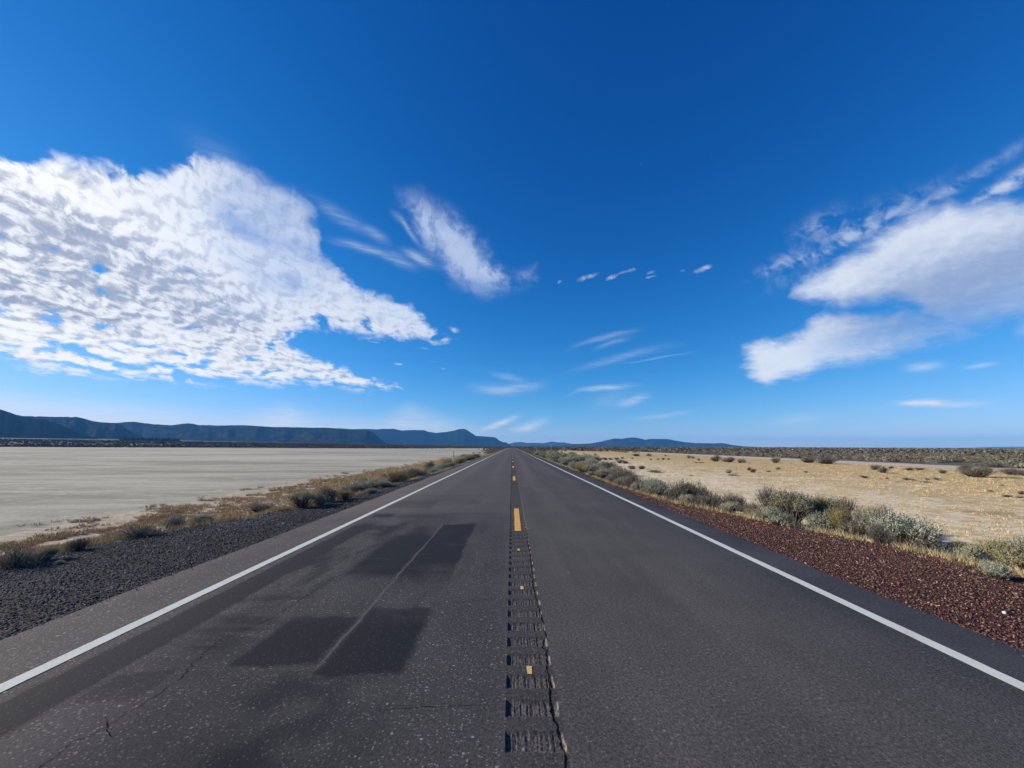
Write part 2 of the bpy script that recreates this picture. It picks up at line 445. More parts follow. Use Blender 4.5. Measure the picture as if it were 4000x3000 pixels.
fattr(me, "lake", np.minimum(shore_x-X, (far_y-Y)*0.25)*1.0)    # metres into the lake bed
fattr(me, "track", 4.6 - np.abs(X-(64.0+1.5*vnoise(Y*0.02, Y*0, 23, 2))))   # pale strip running along the right field
fattr(me, "scrub", np.maximum(np.where(X > 0, X-69, -1e3), np.where(X < 0, (Y-far_y)*0.3, (Y-300)*0.1)))
gm, t, b = new_mat("ground", 0.95, 0.1)
p = geo_pos(t); px_, py_, pz_ = sep(t, p)
pc = attr(t, "past_crest"); lake = attr(t, "lake"); trk = attr(t, "track"); scr = attr(t, "scrub")
n05 = noise(t, p, 0.5, 4.0, 0.6); n2 = noise(t, p, 2.2, 4.0, 0.65); n8 = noise(t, p, 9.0, 4.0, 0.7); n40 = noise(t, p, 45.0, 3.0, 0.7)
strk = noise(t, vscale(t, p, (0.028, 0.11, 0.1)), 1.0, 5.0, 0.62, 0.6)
strk2 = noise(t, vscale(t, p, (0.15, 0.75, 0.1)), 1.0, 4.0, 0.62, 0.4)
# gravel of the shoulders
vg = voronoi(t, p, 38.0); vgc = S(t, t.nodes[-1].outputs['Color']); gr_, gg_, gb_ = sep(t, vgc)
gl = mix(t, gr_.step(0.3, 1.0), (0.018, 0.016, 0.017), (0.060, 0.057, 0.062))
gr = mix(t, gr_.step(0.2, 1.0), (0.028, 0.014, 0.013), (0.120, 0.052, 0.040))
side = px_.step(-0.5, 0.5)
gravel = mix(t, side, gl, gr)
# lake bed
lakec = mix(t, (strk*0.6+strk2*0.4).step(0.40, 0.60), (0.235, 0.222, 0.175), (0.435, 0.415, 0.335))
lakec = mix(t, (n8*0.45+n40*0.55).step(0.36, 0.60, 0.55, 0.0), lakec, (0.17, 0.158, 0.128))
lakec = mix(t, noise(t, vscale(t, p, (0.007, 0.022, 0.1)), 1.0, 4.0, 0.6, 0.8).step(0.46, 0.62, 0.0, 0.6), lakec, (0.46, 0.445, 0.37))
strk3 = noise(t, vscale(t, p, (0.42, 1.9, 0.1)), 1.0, 5.0, 0.68, 0.8)
lakec = mix(t, (strk3*0.7+n2*0.3).step(0.53, 0.66, 0.0, 0.75), lakec, (0.56, 0.54, 0.45))
# field of dry grass with pale salty soil between
soil = mix(t, n2, (0.58, 0.50, 0.355), (0.70, 0.625, 0.465))
gold = mix(t, n8.step(0.3, 0.7), (0.33, 0.240, 0.115), (0.55, 0.415, 0.205))
cover = (n2*0.55 + n8*0.45) + px_.step(10.0, 42.0, 0.0, 0.16) - 0.015 + (n05-0.5)*0.35
field = mix(t, cover.step(0.44, 0.60), soil, gold)
field = mix(t, (n05+ (strk2-0.5)*0.5).step(0.58, 0.72, 0.0, 0.55), field, (0.25, 0.20, 0.125))
# shore: orange-brown cushions on pale mud
shore = mix(t, (n2*0.4+n8*0.6).step(0.44, 0.56), (0.44, 0.41, 0.34), (0.38, 0.27, 0.145))
bank = mix(t, n8.step(0.35, 0.65), (0.17, 0.125, 0.070), (0.34, 0.250, 0.140))
scrubc = mix(t, n05.step(0.4, 0.65), (0.080, 0.070, 0.055), (0.17, 0.145, 0.105))
c = mix(t, side, shore, field)
c = mix(t, (trk + (n05-0.5)*2.0).step(-0.2, 0.6), c, (0.46, 0.42, 0.35))
c = mix(t, (scr + (n05-0.5)*3.0).step(-0.6, 0.8), c, scrubc)
c = mix(t, (lake + (n2-0.5)*4.0 + (strk-0.5)*5.0).step(-0.5, 0.9), c, lakec)
c = mix(t, (pc + (n2-0.5)*1.8).step(0.9, 2.6), bank, c)
c = mix(t, (pc + (n8-0.5)*0.5 + (n40-0.5)*0.3).step(-0.12, 0.12), gravel, c)
setc(t, b, c)
hb = mix(t, pc.step(-0.1, 0.1), vg*-1.2, n8*0.8+n40*0.5)
bump(t, b, hb, 0.8, 0.02)
ground = link("ground", me, gm, smooth=True); tag(ground, kind="structure")

# ------------------------------------------------------------------ road
def asphalt(name, strip=False):
    m, t, b = new_mat(name, 0.88, 0.12)
    p = geo_pos(t); x, y, z = sep(t, p)
    fine_ = noise(t, p, 150.0, 3.0, 0.7); med = noise(t, p, 42.0, 4.0, 0.75); lo = noise(t, p, 0.7, 4.0, 0.6); l2 = noise(t, vscale(t, p, (1.6, 0.12, 1.0)), 1.0, 4.0, 0.6)
    agg = voronoi(t, p, 62.0); ag = S(t, t.nodes[-1].outputs['Color']); a_, b_, c_ = sep(t, ag)
    big_ = voronoi(t, p, 26.0); bc = S(t, t.nodes[-1].outputs['Color']); d_, e_, f_ = sep(t, bc)
    left = x.step(-0.25, 0.1, 1.0, 0.0) if not strip else x.step(-9.0, -8.0, 0.0, 0.0)
    base = mix(t, left, (0.112, 0.104, 0.098), (0.100, 0.093, 0.092))
    base = mix(t, (lo*0.45+l2*0.55).step(0.38, 0.62), vscale(t, base, (0.86, 0.86, 0.86)), mix(t, left, (0.130, 0.120, 0.113), (0.120, 0.110, 0.107)))
    if strip: base = vscale(t, base, (0.72, 0.72, 0.74))
    if not strip: base = mix(t, left*y.step(9.5, 12.0, 0.42, 0.0), base, (0.046, 0.045, 0.055))
    # aggregate: dark binder pits and pale stones of several sizes
    base = mix(t, (med*0.5+fine_*0.5).step(0.40, 0.60, 0.75, 0.0), base, (0.012, 0.012, 0.014))
    k = left*0.28 + 0.28
    base = mix(t, a_.step(0.80, 0.86)*agg.step(0.25, 0.5, 1.0, 0.0)*k, base, (0.30, 0.29, 0.285))
    base = mix(t, d_.step(0.955, 0.965)*big_.step(0.22, 0.30, 1.0, 0.0)*(left*0.35+0.3), base, (0.34, 0.33, 0.31))
    if not strip:
        # polished wheel tracks, slightly paler
        def track(c0, w): return ((x-c0)._m('ABSOLUTE')).step(0.0, w, 1.0, 0.0)
        wt = (track(-2.75, 0.5)+track(-1.0, 0.5)+track(1.1, 0.5)+track(2.9, 0.5))*y.step(8.0, 40.0, 0.1, 0.6)
        base = mix(t, wt.clamp()*0.55, base, (0.145, 0.134, 0.127))
        oil = ((x-1.95)._m('ABSOLUTE').step(0.05, 0.75, 1.0, 0.0)+(x+1.9)._m('ABSOLUTE').step(0.05, 0.6, 1.0, 0.0)*0.5)*noise(t, vscale(t, p, (1.0, 0.22, 1.0)), 1.3, 4.0, 0.6).step(0.45, 0.70)
        base = mix(t, oil*0.42, base, (0.050, 0.046, 0.046))
        wob = (noise(t, p, 2.2, 4.0, 0.65)-0.5)*0.20 + (fine_-0.5)*0.06
        jag = noise(t, vscale(t, p, (0.6, 3.2, 1.0)), 1.0, 3.0, 0.6)
        X_, Y_ = x+wob*0.5, y+wob*2.0
        def box(x0, x1, y0, y1, sx=0.03, sy=0.06):
            return X_.step(x0-sx, x0+sx)*X_.step(x1-sx, x1+sx, 1.0, 0.0)*Y_.step(y0-sy, y0+sy)*Y_.step(y1-sy, y1+sy, 1.0, 0.0)
        # old sealant films left by the wheels: rectangles with hard ends
        A = (box(-2.30, -1.56, 5.7, 8.1, 0.09, 0.22)*jag.step(0.25, 0.55, 0.6, 0.95) + box(-1.53, -0.82, 5.4, 9.28, 0.045, 0.06)*jag.step(0.30, 0.55, 0.65, 1.0)*Y_.step(5.2, 6.6, 0.25, 1.0)
             + box(-2.05, -1.58, 7.7, 9.0, 0.2, 0.3)*0.5
             + box(-2.25, -1.575, 3.45, 4.38, 0.05, 0.05)*Y_.step(3.9, 4.45, 1.0, 0.7) + box(-1.53, -0.84, 3.37, 4.62, 0.06, 0.05)*Y_.step(4.0, 4.7, 1.0, 0.75)
             + box(-1.9, -1.0, 1.9, 3.37, 0.35, 0.12)*noise(t, p, 2.6, 3.0).step(0.35, 0.6, 0.25, 0.75))
        B = box(-3.48, -3.08, 2.0, 9.3, 0.04, 0.4)*jag.step(0.2, 0.5, 0.6, 1.0) + box(-3.2, -2.4, 4.6, 9.6, 0.25, 0.5)*noise(t, vscale(t, p, (1.3, 0.55, 1.0)), 1.0, 4.0, 0.6, 0.5).step(0.38, 0.6)*0.95 \
            + box(-3.0, -2.62, 3.03, 3.40, 0.03, 0.02)*0.5 + box(-3.15, -2.3, 3.5, 5.2, 0.3, 0.3)*jag.step(0.45, 0.65)*0.55
        Cc = box(-3.52, -1.0, 13.1, 14.8, 0.15, 0.15)*jag.step(0.35, 0.6)*0.5 + box(-3.56, -2.35, 11.7, 13.1, 0.08, 0.1)*jag.step(0.3, 0.5)*0.9 \
            + box(-2.4, -1.0, 12.2, 13.2, 0.2, 0.3)*jag.step(0.42, 0.6)*0.6 + box(-3.5, -3.0, 10.1, 10.6, 0.06, 0.05)*0.8 + box(-3.0, -1.6, 10.05, 10.5, 0.3, 0.15)*0.35
        st_ = (A+B+Cc + box(-3.4, -0.5, 2.0, 10.6, 0.4, 0.8)*noise(t, vscale(t, p, (0.9, 0.45, 1.0)), 1.0, 4.0, 0.6, 0.5).step(0.42, 0.68)*0.45).clamp()
        base = mix(t, st_*0.96, base, mix(t, a_.step(0.86, 0.9)*agg.step(0.2, 0.4, 1.0, 0.0)*0.5, (0.012, 0.013, 0.019), (0.12, 0.12, 0.13)))
        # pale scratch between the two wheel films and the day joint across the lane
        sc_ = (X_+1.545)._m('ABSOLUTE').step(0.006, 0.022, 1.0, 0.0)*Y_.step(3.3, 3.6)*Y_.step(9.2, 9.3, 1.0, 0.0)
        base = mix(t, sc_*0.45*jag.step(0.2, 0.6, 0.5, 1.0), base, (0.16, 0.145, 0.135))
        jt = (y - 10.8 - x*0.07 + (noise(t, p, 6.0, 2.0, 0.5)-0.5)*0.08)._m('ABSOLUTE').step(0.008, 0.025, 1.0, 0.0)*x.step(-0.1, 0.0, 1.0, 0.0)
        base = mix(t, jt*0.5, base, (0.025, 0.024, 0.025))
        base = mix(t, y.step(10.8, 10.9)*left*0.4, base, (0.095, 0.087, 0.086))
        # dust thrown to the edges of the pavement
        du = x._m('ABSOLUTE').step(3.3, 4.1, 0.0, 0.5)*lo.step(0.35, 0.7)*x.step(-1.0, 1.0, 0.25, 0.8)
        base = mix(t, du, base, (0.130, 0.115, 0.100))
    if strip:
        low = z.step(-0.009, -0.0015, 1.0, 0.0)
        base = mix(t, low*noise(t, vscale(t, p, (1.0, 0.25, 1.0)), 120.0, 3.0, 0.6).step(0.45, 0.65, 0.0, 0.55), base, (0.16, 0.142, 0.122))
        base = mix(t, z.step(-0.007, -0.001, 1.0, 0.0)*(x+(med-0.5)*0.03).step(0.312, 0.324)*fine_.step(0.35, 0.6, 0.2, 0.9), base, (0.27, 0.225, 0.17))  # sunlight on the grooves' right lips, painted in as a dusty beige
    setc(t, b, base)
    bump(t, b, fine_*0.5 + med*0.6 - agg*0.4, 0.55, 0.006)
    return m
m_asph = asphalt("asphalt")
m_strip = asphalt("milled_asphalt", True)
RL, RR = -0.035, 0.335
def road_side(x_in, edge, sgn):
    yy = np.concatenate([np.arange(-6, 25, .2), np.arange(25, 120, 1.5), np.geomspace(120, 9000, 60)])
    cols = [np.full_like(yy, x_in), (x_in+sgn*edge(yy))/2, sgn*(edge(yy)-0.03), sgn*edge(yy), sgn*(edge(yy)+0.02)]
    zz = [0, 0, 0, -0.012, -0.075]
    e = 0.018*vnoise(yy*2.2, yy*0, 31+int(sgn), 3)
    V = np.stack([np.stack([c_+(e*sgn if i > 1 else 0), yy, np.full_like(yy, z_)], -1) for i, (c_, z_) in enumerate(zip(cols, zz))], 1)
    Fc = grid_faces(len(yy), 5)
    if sgn < 0: Fc = Fc[:, ::-1]
    return V.reshape(-1, 3), Fc
Va, Fa = road_side(RR, pave_r, 1); Vb, Fb = road_side(RL, pave_l, -1)
me = mesh_np("road", np.concatenate([Va, Vb]), np.concatenate([Fa, Fb+len(Va)]))
road = link("road", me, m_asph); tag(road, kind="structure")

# milled rumble strip: grooves 18 cm long every 30.5 cm, with torn, ridged floors
PER, Y0 = 0.3048, 2.665
def col_ridge(x, k):
    return np.sin(x*430+k*1.7)*0.10 + vnoise(x*95, k*3.3+x*0, 41, 2)
def strip_z(x, y):
    k = np.round((y-Y0)/PER); tt = (y-Y0-k*PER)
    jx = 0.010*vnoise(k*7.7+y*14, x*0+1.5, 43, 2)
    half = 0.088 + 0.007*vnoise(x*55, k*5.1, 42, 2)
    prof = np.clip(1-(tt/half)**2, 0, 1)
    prof = np.minimum(prof*1.6, 1.0)
    inside = sstep(RL+0.004, RL+0.010, x+jx*0.3)*sstep(RR-0.004, RR-0.022, x+jx)
    d = (0.0135 + 0.0045*col_ridge(x, k) + 0.0022*vnoise(x*160, y*90, 44, 2))
    return -prof*inside*d + 0.0008*vnoise(x*90, y*90, 45, 2)
def strip_part(y0, y1, dy, nx):
    yy = np.arange(y0, y1+dy*0.5, dy); xx = np.linspace(RL, RR, nx)
    XX, YY = np.meshgrid(xx, yy); return np.stack([XX, YY, strip_z(XX, YY)], -1).reshape(-1, 3), grid_faces(len(yy), nx)
Vs, Fs, o_ = [], [], 0
for a in ((1.6, 9.0, 0.0076, 74), (9.0, 22.0, 0.0152, 40), (22.0, 70.0, 0.0381, 14)):
    v, f_ = strip_part(*a); Vs.append(v); Fs.append(f_+o_); o_ += len(v)
yy = np.concatenate([[-6, 1.6]]); 
for y0_, y1_ in ((-6, 1.6), (70, 9000)):
    Vs.append(np.array([[RL, y0_, 0], [RR, y0_, 0], [RL, y1_, 0], [RR, y1_, 0]])); Fs.append(np.array([[0, 1, 3, 2]])+o_); o_ += 4
me = mesh_np("rumble_strip", np.concatenate(Vs), np.concatenate(Fs))
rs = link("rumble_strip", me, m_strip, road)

# painted lines
pw, t, b = new_mat("white_paint", 0.6, 0.3)
p = geo_pos(t); w_ = noise(t, p, 60.0, 4.0, 0.7); w2 = noise(t, p, 3.0, 3.0, 0.6)
setc(t, b, mix(t, (w_*0.75+w2*0.25).step(0.33, 0.45, 0.8, 0.0), mix(t, w2, (0.50, 0.52, 0.47), (0.62, 0.63, 0.57)), (0.16, 0.155, 0.15)))
bump(t, b, w_, 0.4, 0.004)
py, t, b = new_mat("yellow_paint", 0.6, 0.3)
p = geo_pos(t); w_ = noise(t, p, 70.0, 4.0, 0.75)
setc(t, b, mix(t, w_.step(0.30, 0.45, 0.7, 0.0), mix(t, noise(t, p, 9.0), (0.62, 0.33, 0.055), (0.75, 0.42, 0.09)), (0.14, 0.09, 0.04)))
pf, t, b = new_mat("faded_yellow_paint", 0.7, 0.2)
p = geo_pos(t); w_ = noise(t, p, 60.0, 4.0, 0.75)
setc(t, b, mix(t, w_.step(0.35, 0.5, 0.7, 0.0), (0.62, 0.43, 0.16), (0.12, 0.09, 0.05)))
for sgn, a0 in ((-1, 3.625), (1, 3.735)):
    yy = np.concatenate([np.arange(-6, 30, .06), np.arange(30, 200, 2.0), np.geomspace(200, 8500, 40)])
    j1 = 0.004*vnoise(yy*9, yy*0, 51, 3)+0.012*vnoise(yy*0.2, yy*0, 52, 2); j2 = 0.004*vnoise(yy*9, yy*0, 53, 3)+0.012*vnoise(yy*0.2, yy*0, 52, 2)
    V = np.stack([np.stack([sgn*(a0+j1), yy, yy*0+0.004], -1), np.stack([sgn*(a0+0.128+j2), yy, yy*0+0.004], -1)], 1).reshape(-1, 3)
    Fc = grid_faces(len(yy), 2); Fc = Fc if sgn > 0 else Fc[:, ::-1]
    link("edge_line", mesh_np("edge_line", V, Fc), pw, road)
for k in range(34):
    y0 = 8.60+12.19*k; y1 = y0+3.0
    if y0 < 70:
        yy = np.arange(y0, y1, 0.0076 if k == 0 else 0.0203); nx = 24 if k == 0 else 8
        XX, YY = np.meshgrid(np.linspace(.072, .205, nx), yy)
        XX = XX + 0.004*vnoise(XX*30, YY*12, 55, 2)
        V = np.stack([XX, YY, strip_z(XX, YY)+0.003], -1).reshape(-1, 3); Fc = grid_faces(len(yy), nx)
    else:
        V = np.array([[.072, y0, .004], [.205, y0, .004], [.072, y1, .004], [.205, y1, .004]]); Fc = np.array([[0, 1, 3, 2]])
    link("centre_dash", mesh_np("centre_dash", V, Fc), py, road)
def paint_patch(x0, x1, y0, y1):
    XX, YY = np.meshgrid(np.linspace(x0, x1, 8), np.linspace(y0, y1, 10))
    e = 0.006
    XX = XX + e*vnoise(XX*80, YY*60, 57, 2); YY = YY + e*vnoise(XX*70, YY*50+9, 58, 2)
    link("paint_patch", mesh_np("paint_patch", np.stack([XX, YY, strip_z(XX, YY)+0.003], -1).reshape(-1, 3), grid_faces(10, 8)), pf, road)
paint_patch(.125, .172, 3.29, 3.47) if False else None
for (a_, b_) in ((2068, 2615), (2039, 2300), (2026, 2149)):
    x_, y_ = on_plane(a_, b_); k_ = round((y_-Y0)/PER-0.5)+0.5; yc = Y0+k_*PER
    paint_patch(x_-.020, x_+.020, yc-0.055, yc+0.055)

# cracks, as thin dark ribbons of varying width
mc, t, b = new_mat("crack", 1.0, 0.0); setc(t, b, (0.006, 0.006, 0.007))
def crack(pts, w, jit=0.012, seed=0):
    pts = [np.array(p_) for p_ in pts]; r = np.random.default_rng(seed); path = []
    for p0, p1 in zip(pts[:-1], pts[1:]):
        n = max(2, int(np.linalg.norm(p1-p0)/0.03))
        for i in range(n): path.append(p0+(p1-p0)*i/n)
    path.append(pts[-1]); path = np.array(path); n = len(path)
    path = path + r.uniform(-jit, jit, (n, 2))*np.array([1, .4])
    d = np.gradient(path, axis=0); d /= np.linalg.norm(d, axis=1)[:, None]+1e-9; nn = np.stack([-d[:, 1], d[:, 0]], -1)
    ww = w*(0.35+0.65*r.random(n))*np.clip(np.minimum(np.arange(n), np.arange(n)[::-1])/6.0, 0.05, 1); ww = ww[:, None]
    L, R_ = path-nn*ww/2, path+nn*ww/2
    V = np.stack([np.c_[L, np.full(n, .004)], np.c_[R_, np.full(n, .004)]], 1).reshape(-1, 3)
    for i in (0, 1):
        ins = (V[:, 0] > RL) & (V[:, 0] < RR)
    V[:, 2] = np.where(ins, strip_z(V[:, 0], V[:, 1])+0.003, 0.003)
    link("crack", mesh_np("crack", V, grid_faces(n, 2)), mc, road)
crack([(.31, 1.9), (.30, 2.47), (.31, 2.55), (.30, 2.72), (.275, 2.88), (.27, 3.05), (.29, 3.34), (.29, 3.57), (.31, 3.73), (.27, 3.78), (.32, 3.99), (.32, 4.42), (.29, 4.8), (.28, 5.27), (.30, 6.15), (.31, 6.9), (.30, 7.8), (.32, 8.6)], 0.012, 0.010, 1)
crack([(-2.60, 2.2), (-2.58, 2.5), (-2.6, 2.65), (-2.56, 2.69), (-2.5, 3.1), (-2.5, 3.27), (-2.58, 3.52), (-2.64, 3.84), (-2.59, 3.99), (-2.45, 4.38), (-2.42, 4.91), (-2.38, 5.34), (-2.34, 5.8)], 0.0055, 0.013, 2)
crack([(-2.7, 2.91), (-2.6, 2.84), (-2.5, 2.74), (-2.42, 2.69), (-2.33, 2.77)], 0.005, 0.01, 3)
crack([(-1.32, 4.65), (-0.9, 4.74), (-0.45, 4.82), (-0.05, 4.95)], 0.005, 0.012, 4)
crack([(-0.98, 2.93), (-0.55, 2.98), (-0.06, 3.0)], 0.004, 0.012, 5)

# ------------------------------------------------------------------ mountains
def skyline(name, pts, depth, col_lo, col_hi, run=0.55, seed=0, slope_pow=1.0, back=0.8, base_drop=4.0, gully=1.0, foot=None):
    """a ridge whose crest stands `depth` metres away along the road axis; its near slope comes towards the
    viewer over run*height/tan, the far side falls away behind"""
    px = np.array([p_[0] for p_ in pts], float); py_a = np.array([p_[1] for p_ in pts], float)
    n = 260; xs_ = np.linspace(px.min(), px.max(), n); ys_ = np.interp(xs_, px, py_a)
    r = np.random.default_rng(seed)
    top = np.array([at_depth(a, b_, depth)[:] for a, b_ in zip(xs_, ys_)])
    H = np.maximum(top[:, 2], 2.0)
    # small natural break-up of the crest
    H = H*(1+0.02*vnoise(xs_*0.05, xs_*0, seed+60, 4))
    dirx = top[:, 0]/depth
    rows = 26; V = []
    for i in range(rows):
        s_ = i/(rows-1)                     # 0 crest .. 1 foot
        if i < rows-1:
            z_ = H*(1-s_)**slope_pow
        else: z_ = np.full(n, -base_drop)
        dist = run*np.median(H)/math.tan(math.radians(27))*s_**(1.0)*(0.4+0.6*H/np.max(H))*2.6
        g = gully*np.median(H)*0.55*vnoise(xs_*0.018+seed, np.full(n, s_*1.1), seed+70, 4)*math.sin(math.pi*min(1, s_*1.15))**1.0
        yy_ = depth-dist-g
        V.append(np.stack([dirx*yy_, yy_, z_ + 0.03*H*vnoise(xs_*0.03, np.full(n, s_*5), seed+80, 3)*math.sin(math.pi*s_)], -1))
    B = []
    for i, (bz, bd) in enumerate(((1.0, 0.5), (0.95, 1.5), (0.5, 3.0), (-0.05, 4.5))):
        yy_ = depth+bd*np.median(H)*back; B.append(np.stack([dirx*yy_, np.full(n, 1.0)*yy_, H*bz - 1], -1))
    V = B[::-1]+V
    V = np.concatenate(V)
    me = mesh_np(name, V, grid_faces(len(V)//n, n)[:, ::-1])
    m, t, b = new_mat(name, 1.0, 0.0)
    p = geo_pos(t); k = 30.0/depth
    na = noise(t, p, k, 6.0, 0.65); nb = noise(t, p, k*6, 4.0, 0.7)
    setc(t, b, mix(t, (na*0.6+nb*0.4).step(0.40, 0.62), col_lo, col_hi))
    bump(t, b, na*0.5+nb*0.5, 0.25, depth*0.0015)
    o = link(name, me, m, smooth=True); tag(o, kind="structure")
    return o
DK, TN = (0.006, 0.010, 0.014), (0.040, 0.037, 0.031)
skyline("mountain_headland", [(-900,1560),(-300,1570),(-120,1583),(0,1600),(78,1624),(190,1645),(240,1659),(275,1677),(304,1691),(342,1702),(380,1712)], 2450, DK, (0.013, .016, .020), 0.5, 1, gully=0.35)
skyline("mountain_mesa", [(-300,1615),(78,1625),(300,1629),(320,1632),(365,1646),(400,1650),(450,1653),(480,1664),(522,1691),(560,1706)], 3300, DK, TN, 0.6, 2, gully=1.2)
skyline("mountain_range", [(380,1665),(420,1652),(450,1652),(490,1648),(530,1648),(560,1653),(610,1658),(670,1661),(715,1655),(740,1654),(780,1660),(850,1662),(950,1661),(1050,1667),(1130,1669),(1220,1671),(1280,1671),(1400,1678),(1433,1679),(1460,1692),(1487,1715),(1510,1732)], 4300, DK, TN, 0.55, 3, gully=0.6)
skyline("mountain_peak_range", [(1300,1680),(1406,1676),(1439,1675),(1471,1677),(1493,1675),(1536,1675),(1569,1682),(1590,1680),(1658,1680),(1672,1687),(1704,1691),(1742,1687),(1775,1682),(1791,1676),(1808,1675),(1821,1678),(1840,1690),(1859,1703),(1916,1706),(1935,1709),(1951,1721),(1965,1727),(1976,1728),(1987,1734),(1994,1740)], 7200, DK, (0.013, .016, .020), 0.5, 4, gully=0.35)
skyline("distant_hills", [(1900,1738),(1987,1734),(2008,1728.5),(2036,1726.5),(2057,1730),(2090,1729.5),(2122,1731),(2155,1724.6),(2177,1728),(2204,1728),(2231,1733.5),(2285,1734.5),(2340,1738)], 11500, DK, TN, 0.4, 5, gully=0.35)
skyline("low_cone_hills", [(2200,1739),(2235,1735),(2307,1732),(2348,1725),(2375,1718),(2402,1713),(2429,1714),(2452,1710),(2475,1708.5),(2493,1711),(2520,1718),(2542,1714),(2610,1715.5),(2633,1720),(2669,1726),(2719,1731),(2741,1730.5),(2787,1732),(2814,1730.5),(2832,1732),(2859,1738),(2904,1743),(2960,1746)], 7600, DK, TN, 0.5, 6, gully=0.7)
skyline("far_low_rise", [(3500,1751.5),(3777,1749),(3885,1745.5),(4000,1745),(4400,1748),(4600,1753)], 10500, (0.13, .10, .09), (0.20, .15, .13), 0.4, 7, gully=0.3)

# ------------------------------------------------------------------ finding the ground under a line of sight
FWD = ROT @ Vector((0, 0, -1))
def on_land(px, py):
    d = np.array(ray(px, py)); t = np.geomspace(1.5, 900, 900)
    X_, Y_, Z_ = d[0]*t, d[1]*t, HCAM+d[2]*t
    g = land(X_, Y_); k = np.argmax(Z_ <= g) if (Z_ <= g).any() else len(t)-1
    t0, t1 = t[max(k-1, 0)], t[k]
    for _ in range(18):
        tm = (t0+t1)/2
        if HCAM+d[2]*tm <= float(land(np.array([d[0]*tm]), np.array([d[1]*tm]))[0]): t1 = tm
        else: t0 = tm
    return d[0]*t1, d[1]*t1, HCAM+d[2]*t1
def gz(x, y): return float(land(np.array([x]), np.array([y]))[0])

# ------------------------------------------------------------------ stones
def stones(name, pos, size, flat=(0.55, 0.95), seed=0):
    """many angular stones in one mesh"""
    r = np.random.default_rng(seed)
    ph = (1+5**.5)/2
    iv = np.array([(-1, ph, 0), (1, ph, 0), (-1, -ph, 0), (1, -ph, 0), (0, -1, ph), (0, 1, ph), (0, -1, -ph), (0, 1, -ph), (ph, 0, -1), (ph, 0, 1), (-ph, 0, -1), (-ph, 0, 1)])
    iv /= np.linalg.norm(iv[0])
    ifc = np.array([(0, 11, 5), (0, 5, 1), (0, 1, 7), (0, 7, 10), (0, 10, 11), (1, 5, 9), (5, 11, 4), (11, 10, 2), (10, 7, 6), (7, 1, 8), (3, 9, 4), (3, 4, 2), (3, 2, 6), (3, 6, 8), (3, 8, 9), (4, 9, 5), (2, 4, 11), (6, 2, 10), (8, 6, 7), (9, 8, 1)])
    n = len(pos)
    v = iv[None]*r.uniform(0.62, 1.15, (n, 12, 1)) + r.uniform(-.16, .16, (n, 12, 3))
    v = v*np.stack([r.uniform(.7, 1.25, n), r.uniform(.55, 1.0, n), r.uniform(*flat, n)], -1)[:, None]
    a = r.uniform(0, 2*np.pi, n); c, s = np.cos(a)[:, None], np.sin(a)[:, None]
    tl = r.uniform(-.5, .5, n)[:, None]
    x, y, z = v[..., 0], v[..., 1], v[..., 2]
    y, z = y*np.cos(tl)-z*np.sin(tl), y*np.sin(tl)+z*np.cos(tl)
    x, y = x*c-y*s, x*s+y*c
    v = np.stack([x, y, z], -1)*size[:, None, None]*0.5 + pos[:, None]
    f = (ifc[None]+np.arange(n)[:, None, None]*12).reshape(-1, 3)
    return mesh_np(name, v.reshape(-1, 3), f)
def island(t):
    n = t.nodes.new('ShaderNodeNewGeometry'); return S(t, n.outputs['Random Per Island'])
def ramp(t, v, stops):
    n = t.nodes.new('ShaderNodeValToRGB'); t.links.new(v.o, n.inputs[0]); cr = n.color_ramp
    while len(cr.elements) < len(stops): cr.elements.new(0.5)
    for e, (p_, c_) in zip(cr.elements, stops): e.position = p_; e.color = (*c_, 1)
    return S(t, n.outputs[0])
def scatter_shoulder(side, y0, y1, dens, r, pave, crest_, spill=0.5):
    w = 4.0; n = int((y1-y0)*w*dens); y = r.uniform(y0, y1, n); x = r.uniform(0, 1, n)*w + 4.4
    lo, hi = pave(y)+0.0, crest_(y)+spill
    over = np.clip((x-crest_(y))/max(spill, .01), 0, 1)
    k = (x > lo) & (x < hi) & (r.random(n) > over*0.8)
    return side*x[k], y[k]
def gravel_obj(name, side, pave, crest_, seed, stops, label, bright=0):
    r = np.random.default_rng(seed); P_, Sz = [], []
    for y0, y1, dens, s0, s1 in ((2.2, 7.5, 1100, .012, .034), (7.5, 12, 850, .014, .040), (12, 20, 420, .018, .050), (20, 40, 130, .03, .07)):
        x, y = scatter_shoulder(side, y0, y1, dens, r, pave, crest_)
        s = s0+(s1-s0)*r.random(len(x))**2.2*np.where(r.random(len(x)) < .03, 1.9, 1)
        z = land(x, y); P_.append(np.stack([x, y, z+s*0.12], -1)); Sz.append(s)
    # a few stray stones on the pavement's edge
    n = 260; y = r.uniform(2.2, 14, n); e = pave(y); x = side*(e-np.abs(r.normal(0, .07, n))-0.02); s = r.uniform(.008, .018, n)
    P_.append(np.stack([x, y, s*.3], -1)); Sz.append(s)
    me = stones(name, np.concatenate(P_), np.concatenate(Sz), seed=seed)
    m, t, b = new_mat(name, 0.9, 0.25); p = geo_pos(t)
    c = ramp(t, island(t), stops)
    if bright: # heaps of washed pale chippings in bands along the shoulder
        x_, y_, z_ = sep(t, p); bn = noise(t, vscale(t, p, (1.6, 0.35, 1.0)), 1.0, 3.0, 0.55)
        c = mix(t, bn.step(0.44, 0.60, 0.0, 0.9)*x_.step(-6.6, -5.5, 1.0, 0.12)*island(t).step(0.25, 0.55), c, (0.27, 0.265, 0.28))
    c = mix(t, noise(t, p, 120.0, 2.0, 0.6).step(0.3, 0.7, 0.0, 0.5), c, (0.03, 0.026, 0.025))
    setc(t, b, c)
    o = link(name, me, m); tag(o, label, "gravel", kind="stuff")
